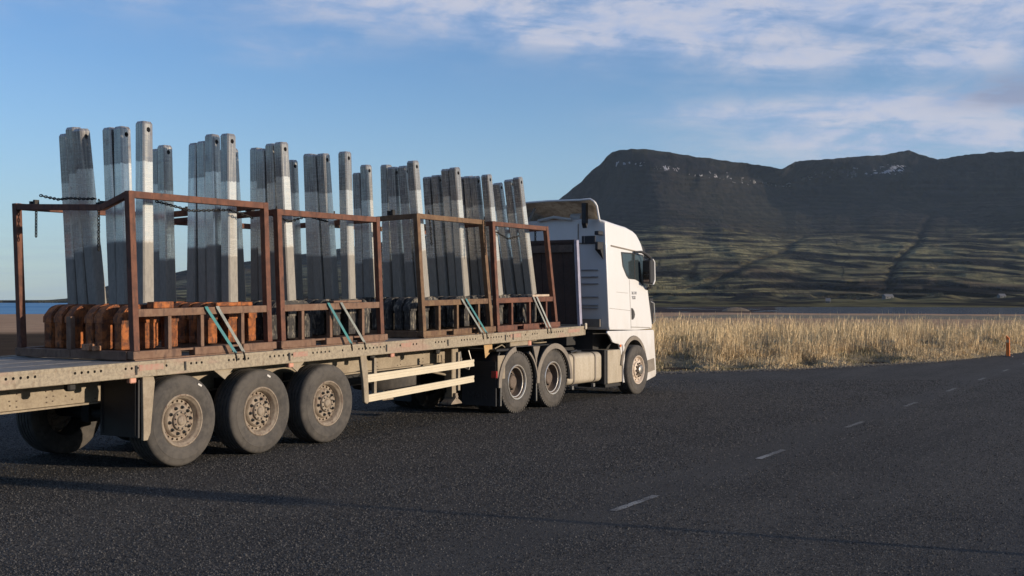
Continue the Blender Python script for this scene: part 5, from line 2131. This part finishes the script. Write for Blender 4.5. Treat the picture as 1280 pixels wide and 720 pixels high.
# panel seams on the near side: thin dark grooves standing in for gaps are real strips set in
def seam(pts_, w=0.006, m=None, name='seam'):
    b = MB()
    for (a, c) in zip(pts_, pts_[1:]):
        ya = side_y(a[1]) - 0.0025
        yb_ = side_y(c[1]) - 0.0025
        b.bar((a[0], ya, a[1]), (c[0], yb_, c[1]), 0.003, w, (0.0, 0.0, 1.0) if abs(a[0] - c[0]) > abs(a[1] - c[1]) else (1.0, 0, 0))
    return b.build(name, m or plain('seam_shadow_grey', (0.16, 0.14, 0.12), 0.8), K)


seam([(21.34, 2.40), (21.345, 1.36)])
seam([(20.36, 1.80), (21.33, 1.745)])
seam([(20.72, 2.13), (21.25, 2.11)], 0.005)
seam([(21.33, 1.40), (22.3, 1.37)], 0.012)
b = MB()
for (a, c) in (((20.52, 3.075), (21.95, 2.985)),):
    b.bar((a[0], side_y(a[1]) - 0.004, a[1]), (c[0], side_y(c[1]) - 0.004, c[1]), 0.02, 0.028)
b.build('roof_gutter', FENDER, K)
# side window: rubber frame, glass
win = [(20.98, 2.965), (21.6, 2.965), (22.05, 2.945), (22.17, 2.75), (22.27, 2.26), (22.19, 2.24), (22.0, 2.285), (21.80, 2.36), (21.64, 2.40), (21.30, 2.412), (21.20, 2.47), (21.03, 2.67)]


def shrink(poly, d):
    cx = sum(p_[0] for p_ in poly) / len(poly)
    cz = sum(p_[1] for p_ in poly) / len(poly)
    return [(x + (cx - x) * d, z + (cz - z) * d) for x, z in poly]


for s_ in (1, -1):
    def yy1(x, z, o=0.0, s_=s_):
        v = side_y(z) + o
        return v if s_ > 0 else 2 * MIDY - v
    b = MB()
    outer, inner = win, shrink(win, 0.07)
    n = len(win)
    vs = [(x, yy1(x, z, -0.006), z) for x, z in outer] + [(x, yy1(x, z, -0.006), z) for x, z in inner] + [(x, yy1(x, z, 0.004), z) for x, z in outer] + [(x, yy1(x, z, 0.004), z) for x, z in inner]
    fs = []
    for i in range(n):
        j = (i + 1) % n
        fs += [(i, j, n + j, n + i), (i, 2 * n + i, 2 * n + j, j), (n + i, n + j, 3 * n + j, 3 * n + i)]
    b.add(vs, fs)
    fr = b.build('window_frame', BLACK, K)
    b = MB()
    b.prism(inner, lambda x, z: yy1(x, z, -0.003), lambda x, z: yy1(x, z, 0.003))
    b.build('window_glass', GLASS, K)
    b = MB()
    b.bar((21.62, yy1(0, 2.9, -0.005), 2.94), (21.60, yy1(0, 2.42, -0.005), 2.42), 0.006, 0.035, (1, 0, 0))
    b.build('window_divider', BLACK, K)
    # door handle recess
    b = MB()
    hp = [(21.385, 1.80), (21.46, 1.79), (21.53, 1.73), (21.555, 1.66), (21.53, 1.60), (21.46, 1.555), (21.385, 1.55)]
    b.prism(hp, lambda x, z: yy1(x, z, -0.004), lambda x, z: yy1(x, z, 0.002))
    b.build('door_handle', plain('dark_handle', (0.05, 0.045, 0.04), 0.5), K)
    b = MB()
    b.bar((21.40, yy1(0, 1.68, -0.012), 1.77), (21.40, yy1(0, 1.68, -0.012), 1.58), 0.012, 0.02, (1, 0, 0))
    b.build('handle_bar', BLACK, K)
# door lettering, two small lines
def text(body, x, y, z, size, m, parent, name, rotz=0.0, bold=0.0):
    cu = bpy.data.curves.new(name, 'FONT')
    cu.body = body
    cu.size = size
    cu.extrude = 0.001
    cu.offset = bold
    o = bpy.data.objects.new(name, cu)
    COL.objects.link(o)
    dg = bpy.context.evaluated_depsgraph_get()
    me = bpy.data.meshes.new_from_object(o.evaluated_get(dg))
    me.materials.clear()
    me.materials.append(m)
    bpy.data.objects.remove(o)
    o = bpy.data.objects.new(name, me)
    COL.objects.link(o)
    o.parent = parent
    o.location = Vector((x, y, z)) - Vector(parent['_o'])
    o.rotation_euler = (PI / 2, 0, rotz)
    return o


GREYT = plain('grey_letter', (0.20, 0.20, 0.21), 0.5)
text('26.510', 21.42, side_y(2.09) - 0.004, 2.085, 0.09, GREYT, K, 'door_lettering')
text('TGX', 21.43, side_y(2.02) - 0.004, 1.985, 0.09, GREYT, K, 'door_lettering', bold=0.003)
# mirrors with arms
for s_ in (1, -1):
    Y = lambda v, s_=s_: v if s_ > 0 else 2 * MIDY - v
    b = MB()
    y0, y1 = sorted((Y(9.97), Y(10.14)))
    zz0, zz1 = 2.30, 2.84
    mx_ = -0.15
    pr = [(x_ + mx_, z_) for x_, z_ in [(22.0, zz0 + 0.03), (22.16, zz0), (22.24, zz0 + .08), (22.22, zz1 - .06), (22.14, zz1), (21.99, zz1 - 0.03)]]
    b.prism(pr, y0, y1)
    b.build('mirror_housing', BLACK, K, bevel=0.02, seg=3)
    b = MB()
    b.prism([(x_ + mx_, z_) for x_, z_ in [(22.13, zz0 - .004), (22.175, zz0 - .004), (22.255, zz0 + .08), (22.235, zz1 - .055), (22.15, zz1 + .006), (22.11, zz1 + .004), (22.205, zz1 - .07), (22.215, zz0 + .10)]], y0 - 0.012, y1 + 0.006)
    b.build('mirror_cap', WHITE, K, bevel=0.008)
    b = MB()
    b.box(21.845, 21.862, y0 + 0.02, y1 - 0.02, zz0 + 0.22, zz1 - 0.06)
    b.box(21.845, 21.862, y0 + 0.02, y1 - 0.02, zz0 + 0.06, zz0 + 0.20)
    b.build('mirror_glass', plain('mirror_dark', (0.10, 0.08, 0.075), 0.08, 0.9), K)
    b = MB()
    b.box(21.855, 21.874, y0 - 0.004, y1 + 0.004, zz0 + 0.03, zz1 - 0.03)
    b.build('mirror_rim', BLACK, K)
    b = MB()
    b.tube([(21.55, Y(10.20), 2.985), (21.75, Y(10.13), 2.99), (21.88, Y(10.09), 2.95), (21.98, Y(10.03), 2.87), (22.0, Y(10.03), 2.80)], [0.02, 0.03, 0.035, 0.035, 0.03], 8)
    b.build('mirror_arm', BLACK, K, smooth=True)
    b = MB()
    b.tube([(22.26, Y(10.24), 2.20), (22.14, Y(10.1), 2.24), (22.02, Y(10.04), 2.33)], 0.03, 8)
    b.build('mirror_arm', BLACK, K, smooth=True)
    # front corner air guide and grab rail
    b = MB()
    b.box(22.33, 22.50, min(Y(10.20), Y(10.24)), max(Y(10.20), Y(10.24)), 1.44, 2.0)
    b.build('corner_guide', BLACK, K)
    b = MB()
    b.tube([(22.38, Y(10.20), 1.93), (22.44, Y(10.155), 1.90), (22.50, Y(10.155), 1.5), (22.48, Y(10.20), 1.46)], 0.012, 8)
    b.build('grab_rail', BRIGHT, K, smooth=True)
# windscreen, visor
b = MB()
b.add([(22.225, 10.32, 3.0), (22.225, 12.48, 3.0), (22.51, 12.52, 1.75), (22.51, 10.28, 1.75)], [(0, 1, 2, 3)])
b.build('windscreen', GLASS, K)
b = MB()
b.prism([(22.15, 3.20), (22.36, 3.10), (22.38, 2.98), (22.2, 3.02)], 10.33, 12.47)
b.build('sun_visor', BLACK, K, bevel=0.015)
# back wall details: collar, ribs, seam lines
for s_ in (1, -1):
    Y = lambda v, s_=s_: v if s_ > 0 else 2 * MIDY - v
    for (z, y0, y1) in ((2.58, 10.42, 10.80), (2.44, 10.42, 10.80), (2.30, 10.42, 10.80), (2.03, 10.42, 10.80), (1.86, 10.42, 10.80), (1.80, 10.42, 10.78)):
        b = MB()
        a_, c_ = sorted((Y(y0), Y(y1)))
        b.prism([(20.31, z - 0.012), (20.288, z - 0.010), (20.283, z + 0.004), (20.31, z + 0.014)], a_, c_)
        b.build('rear_rib', plain('rib_grey', (0.33, 0.33, 0.34), 0.5), K)
b = MB()
b.box(20.285, 20.31, 10.30, 12.5, 3.115, 3.14)
b.box(20.287, 20.31, 10.868, 10.88, 1.5, 3.53)
b.box(20.287, 20.31, 11.90, 11.912, 1.5, 3.53)
b.build('rear_seam', FENDER, K)
b = MB()
b.box(20.265, 20.30, 10.36, 12.4, 1.42, 1.58, 0.006)
b.build('rear_grille', FENDER, K)
b = MB()
b.box(20.10, 20.30, 10.30, 10.40, 3.28, 3.36, 0.01)
b.box(20.05, 20.29, 10.29, 10.36, 2.98, 3.14, 0.01)
b.add([(20.29, 10.29, 3.0), (20.29, 10.42, 3.0), (20.29, 10.29, 2.78), (20.15, 10.29, 3.0), (20.15, 10.42, 3.0)], [(0, 1, 2), (0, 3, 4, 1), (0, 2, 3), (1, 4, 2), (2, 4, 3)])
b.box(20.05, 20.08, 10.36, 10.60, 3.10, 3.26)
b.box(20.05, 20.08, 10.62, 10.66, 3.10, 3.26)
b.build('rear_bracket', BLACK, K)
# roof spoiler: curved shell open at the back
def spoiler():
    sect = []
    # half-section points (y offset from near side, z) at the rear opening
    rear = [(10.27, 3.56), (10.30, 3.70), (10.33, 3.86), (10.37, 3.95), (10.45, 4.00), (10.70, 3.99), (11.4, 4.005)]
    full = rear + [(2 * MIDY - y, z) for (y, z) in reversed(rear[:-1])]
    st = [(20.08, 0.0, 1.0), (20.16, 0.02, 0.985), (20.36, 0.16, 0.86), (20.75, 0.36, 0.55), (21.2, 0.55, 0.22), (21.45, 0.66, 0.03)]
    b = MB()
    vs = []
    n = len(full)
    th_ = 0.035
    for (x, ins, k) in st:
        for (y, z) in full:
            t_ = (y - MIDY) / (MIDY - 10.27)
            yy_ = MIDY + (MIDY - 10.27 - ins) * t_
            roofz = 3.50 + 0.05 * (21.6 - x) / 1.4
            zz_ = 3.50 + (z - 3.50) * k
            vs.append((x - (0.06 if (z > 3.9 and x < 20.1) else 0), yy_, zz_))
    inner = []
    for (x, y, z) in vs:
        t_ = (y - MIDY) / (MIDY - 10.27)
        inner.append((x + 0.002, y - t_ * th_, z - th_ * (1 if z > 3.9 else 0.4)))
    m = len(vs)
    S_n = len(st)
    fo = [(s_ * n + i, s_ * n + i + 1, (s_ + 1) * n + i + 1, (s_ + 1) * n + i) for s_ in range(S_n - 1) for i in range(n - 1)]
    edge = [(i, i + 1, m + i + 1, m + i) for i in range(n - 1)]
    bo = MB()
    bo.add(vs, fo)
    bo.build('roof_spoiler', INNER, K, smooth=True, auto=50)
    be = MB()
    be.tube([vs[i] for i in range(n)], 0.020, 8)
    be.build('spoiler_edge', WHITE, K, smooth=True)


spoiler()
b = MB()
b.prism([(20.04, 3.93), (20.14, 3.93), (20.14, 3.52), (20.09, 3.42), (20.04, 3.52)], 10.56, 10.66)
b.build('spoiler_strut', BLACK, K, bevel=0.006)
b = MB()
b.prism([(20.04, 3.93), (20.14, 3.93), (20.14, 3.52), (20.09, 3.42), (20.04, 3.52)], 12.14, 12.24)
b.build('spoiler_strut', BLACK, K, bevel=0.006)
b = MB()
b.bar((20.30, 11.9, 3.90), (20.45, 12.2, 3.56), 0.04, 0.04)
b.tube([(20.25, 11.0, 3.62), (20.2, 11.4, 3.68), (20.25, 11.8, 3.62)], 0.03, 8)
b.build('spoiler_brace', INNER, K)
b = MB()
b.lathe([(0.0, 0), (0.10, 0.0), (0.10, 0.25), (0.0, 0.25)], 20.45, 3.66, 18, cy=10.85)
b.build('roof_motor', INNER, K, smooth=True)

# chassis
b = MB()
for y in (11.0, 11.72):
    b.box(16.0, 21.9, y, y + 0.08, 0.72, 1.0)
for x in (16.05, 17.3, 18.8, 20.0):
    b.box(x, x + 0.08, 11.082, 11.718, 0.76, 0.96)
b.build('chassis_frame', CHASSIS, K)
b = MB()
b.lathe([(0.0, -0.03), (0.48, -0.03), (0.50, 0.0), (0.48, 0.03), (0.0, 0.03)], 0, 0, 36)
fw_ = b.build('fifth_wheel', CHASSIS, K, local=True, smooth=True)
fw_.rotation_euler = (PI / 2, 0, 0)
fw_.location = Vector((17.3, 11.4, 1.08)) - Vector(K['_o'])
b = MB()
b.box(18.6, 20.2, 10.95, 11.9, 0.5, 0.98)
b.box(19.85, 20.22, 10.9, 11.9, 1.05, 1.35)
b.build('gearbox', CHASSIS, K)
for x in (16.69, 17.96):
    b = MB()
    b.tube([(x, 10.4, 0.535), (x, 12.4, 0.535)], 0.09, 14)
    b.lathe([(0.0, 0), (0.17, 0.03), (0.2, 0.15), (0.2, 0.3), (0.17, 0.42), (0, 0.45)], x, 0.56, 20, cy=11.18)
    b.build('drive_axle', CHASSIS, K, smooth=True)
b = MB()
b.tube([(21.47, 10.3, 0.48), (21.47, 12.5, 0.48)], 0.06, 10)
b.build('front_axle', CHASSIS, K)
# air hoses between cab and trailer
b = MB()
for k in range(3):
    y = 11.2 + k * 0.12
    b.tube([(20.28, y, 1.95), (20.0, y, 1.5), (19.75, y + 0.03, 1.25), (19.5, y, 1.3), (19.24, y, 1.55)], 0.017, 7)
b.build('air_line', BLACK, K, smooth=True)

for x in (16.69, 17.96):
    wheel_drive(K, x, 0.533, YN - 0.005)
    wheel_drive(K, x, 0.533, YF + 0.005, mirror=True)
wheel_front(K, 21.47, 0.50, 10.04 + 0.02)
wheel_front(K, 21.47, 0.50, 12.76 - 0.02, mirror=True)


# drive fenders
def fender(x, cz, ya, yb, a0, a1, ro, ri, name='fender', lip=True):
    n = 22
    b = MB()
    vs = []
    for k in range(n + 1):
        a = a0 + (a1 - a0) * k / n
        for (r, y) in ((ro, ya), (ro, yb), (ro - 0.012, yb), (ro - 0.012, ya)):
            vs.append((x + r * math.cos(a), y, cz + r * math.sin(a)))
    fs = [(k * 4 + j, k * 4 + (j + 1) % 4, k * 4 + 4 + (j + 1) % 4, k * 4 + 4 + j) for k in range(n) for j in range(4)] + [(0, 3, 2, 1), (n * 4, n * 4 + 1, n * 4 + 2, n * 4 + 3)]
    b.add(vs, fs)
    b.build(name, BLACK, K, smooth=True)
    if lip:
        b = MB()
        vs = []
        s_ = -1 if ya < MIDY else 1
        for k in range(n + 1):
            a = a0 + (a1 - a0) * k / n
            for (r, y) in ((ro + 0.004, ya), (ro + 0.004, ya + s_ * 0.02), (ri, ya + s_ * 0.025), (ri, ya - s_ * 0.02), (ri + 0.01, ya - s_ * 0.02), (ri + .012, ya)):
                vs.append((x + r * math.cos(a), y, cz + r * math.sin(a)))
        fs = [(k * 6 + j, k * 6 + (j + 1) % 6, k * 6 + 6 + (j + 1) % 6, k * 6 + 6 + j) for k in range(n) for j in range(6)]
        fs += [tuple(range(6)), tuple(n * 6 + j for j in range(6))[::-1]]
        b.add(vs, fs)
        b.build('fender_lip', FENDER, K, smooth=True)


CZF = 0.50
for (ya, yb) in ((10.12, 10.82), (12.66, 11.96)):
    fender(16.69, CZF, ya, yb, R(100), R(182), 0.665, 0.585)
    fender(16.69, CZF, ya, yb, R(-2), R(58), 0.655, 0.615)
    fender(17.96, CZF, ya, yb, R(-2), R(182), 0.665, 0.575)
    b = MB()
    y_a, y_b = min(ya, yb) + (0.0 if ya < 11 else 0), max(ya, yb)
    b.box(16.60, 17.80, y_a + 0.02, y_b, 1.142, 1.158)
    b.build('fender_bridge', BLACK, K, bevel=0.004)
    b = MB()
    b.prism([(17.20, 1.135), (17.44, 1.135), (17.335, 0.92), (17.32, 0.80)], ya if ya < 11 else yb + .66, (ya + 0.04) if ya < 11 else yb + .70)
    b.build('fender_web', FENDER, K)
# rear mud flap with faint lettering, lamp, lower flap stays
b = MB()
b.prism([(16.02, 0.16), (16.045, 0.16), (16.045, 0.90), (16.16, 1.06), (16.14, 1.08), (16.02, 0.92)], 10.16, 10.86)
b.build('mud_flap', BLACK, K, bevel=0.004)
b = MB()
b.prism([(16.02, 0.16), (16.045, 0.16), (16.045, 0.90), (16.16, 1.06), (16.14, 1.08), (16.02, 0.92)], 11.94, 12.64)
b.build('mud_flap', BLACK, K, bevel=0.004)
for z in (0.66, 0.75, 0.84):
    MB().box(16.006, 16.019, 10.17, 10.85, z, z + 0.012).build('flap_rib', BLACK, K)
text('MAN', 16.012, 10.74, 0.27, 0.19, plain('embossed_black', (0.035, 0.035, 0.038), 0.4), K, 'flap_lettering', rotz=-PI / 2)
MB().box(15.99, 16.03, 10.13, 10.24, 0.64, 0.76, 0.008).build('tail_lamp', REDL, K)
MB().box(16.03, 16.26, 10.125, 10.14, 0.62, 1.02, 0.006).build('lamp_side_panel', BEIGE, K)
for x in (16.13, 17.33):
    b = MB()
    b.box(x, x + 0.028, YN - 0.004, YN + 0.02, 0.16, 0.50)
    b.build('flap_stay', STEEL, K)
b = MB()
b.box(17.36, 17.375, 10.16, 10.80, 0.16, 0.55)
b.build('mud_flap', BLACK, K)
b = MB()
b.box(16.03, 16.50, 10.15, 10.9, 1.085, 1.125, 0.01)
b.build('flap_carrier', CHASSIS, K)
b = MB()
b.tube([(16.2, 10.3, 1.13), (16.4, 10.28, 1.19), (16.55, 10.3, 1.13), (16.7, 10.27, 1.2)], 0.01, 6)
b.build('air_line', BEIGE, K)

# fuel tank with straps
b = MB()
r_, x0, x1, z0, z1, y0, y1 = 0.10, 18.66, 20.06, 0.34, 0.93, 10.21, 10.86
sec = []
for (cy, cz2, a0) in ((y0 + r_, z0 + r_, 180), (y1 - r_, z0 + r_, 270), (y1 - r_, z1 - r_, 0), (y0 + r_, z1 - r_, 90)):
    for k in range(6):
        a = R(a0 + 90 * k / 5)
        sec.append((cy + r_ * math.cos(a), cz2 + r_ * math.sin(a)))
n = len(sec)
cyc, czc = (y0 + y1) / 2, (z0 + z1) / 2
vs = []
sts = [(x0, 0.93), (x0 + 0.02, 0.98), (x0 + 0.05, 1.0), (x1 - 0.05, 1.0), (x1 - 0.02, 0.98), (x1, 0.93)]
for (x, k) in sts:
    vs += [(x, cyc + (y - cyc) * k, czc + (z - czc) * k) for (y, z) in sec]
fs = [(s_ * n + i, s_ * n + (i + 1) % n, (s_ + 1) * n + (i + 1) % n, (s_ + 1) * n + i) for s_ in range(len(sts) - 1) for i in range(n)]
fs += [tuple(range(n)), tuple((len(sts) - 1) * n + i for i in range(n))[::-1]]
b.add(vs, fs)
b.build('fuel_tank', TANK, K, smooth=True, auto=40)
for x in (18.86, 19.74):
    b = MB()
    vs = []
    for xx in (x, x + 0.045):
        for k in (1.0, 1.04):
            vs += [(xx, cyc + (y - cyc) * k, czc + (z - czc) * k) for (y, z) in sec]
    fs = []
    for i in range(n):
        j = (i + 1) % n
        fs += [(n + i, n + j, 3 * n + j, 3 * n + i), (i, n + i, 3 * n + i, 2 * n + i) if False else (i, j, n + j, n + i), (2 * n + i, 3 * n + i, 3 * n + j, 2 * n + j)]
    b.add(vs, fs)
    b.build('tank_strap', FENDER, K)
    MB().box(x - 0.01, x + 0.055, y0 + 0.02, y0 + 0.07, z0 - 0.09, z0 - 0.02).build('strap_bolt', STEEL, K)
b = MB()
b.box(19.3, 19.55, 10.4, 10.75, 0.94, 0.975, 0.01)
b.tube([(18.9, 10.3, 0.96), (19.2, 10.33, 0.985), (19.32, 10.4, 0.96)], 0.02, 8)
b.build('filler_neck', BLACK, K)
# battery box with dark back edge, white step panel
MB().box(20.20, 20.29, 10.22, 10.92, 0.26, 0.96, 0.01).build('box_end', CHASSIS, K)
MB().box(20.292, 20.93, 10.19, 10.90, 0.275, 0.95, 0.012).build('battery_box', TANK, K)
b = MB()
b.prism([(20.94, 0.26), (21.02, 0.26), (21.05, 0.55), (20.99, 0.63), (21.03, 0.95), (20.98, 1.05), (20.90, 1.05), (20.94, 0.9)], 10.16, 10.20)
b.build('step_panel', WHITE, K, bevel=0.008)
MB().box(20.80, 20.86, 10.165, 10.185, 1.0, 1.05, 0.005).build('side_marker', ORANGEL, K)
MB().box(20.3, 21.0, 10.25, 10.9, 0.19, 0.27, 0.01).build('side_skirt', CHASSIS, K)

# ------------------------------------------------------------------ the air
HZ = MB()
HZ.box(-8200, 8200, -8200, 8200, -5.0, 640.0)
hm = bpy.data.materials.new('sea_air')
hm.use_nodes = True
hm.node_tree.nodes.clear()
HN = NT(hm.node_tree)
ho = HN.n('ShaderNodeOutputMaterial')
hv = HN.n('ShaderNodeVolumePrincipled')
hv.inputs['Color'].default_value = (0.62, 0.80, 1.0, 1)
hv.inputs['Density'].default_value = 0.000030
hv.inputs['Anisotropy'].default_value = 0.1
HN.link(hv.outputs[0], ho.inputs['Volume'])
hz = HZ.build('haze', hm)
hz['kind'] = 'stuff'
hz['label'] = 'thin bluish air between the road and the mountain'
hz['category'] = 'haze'
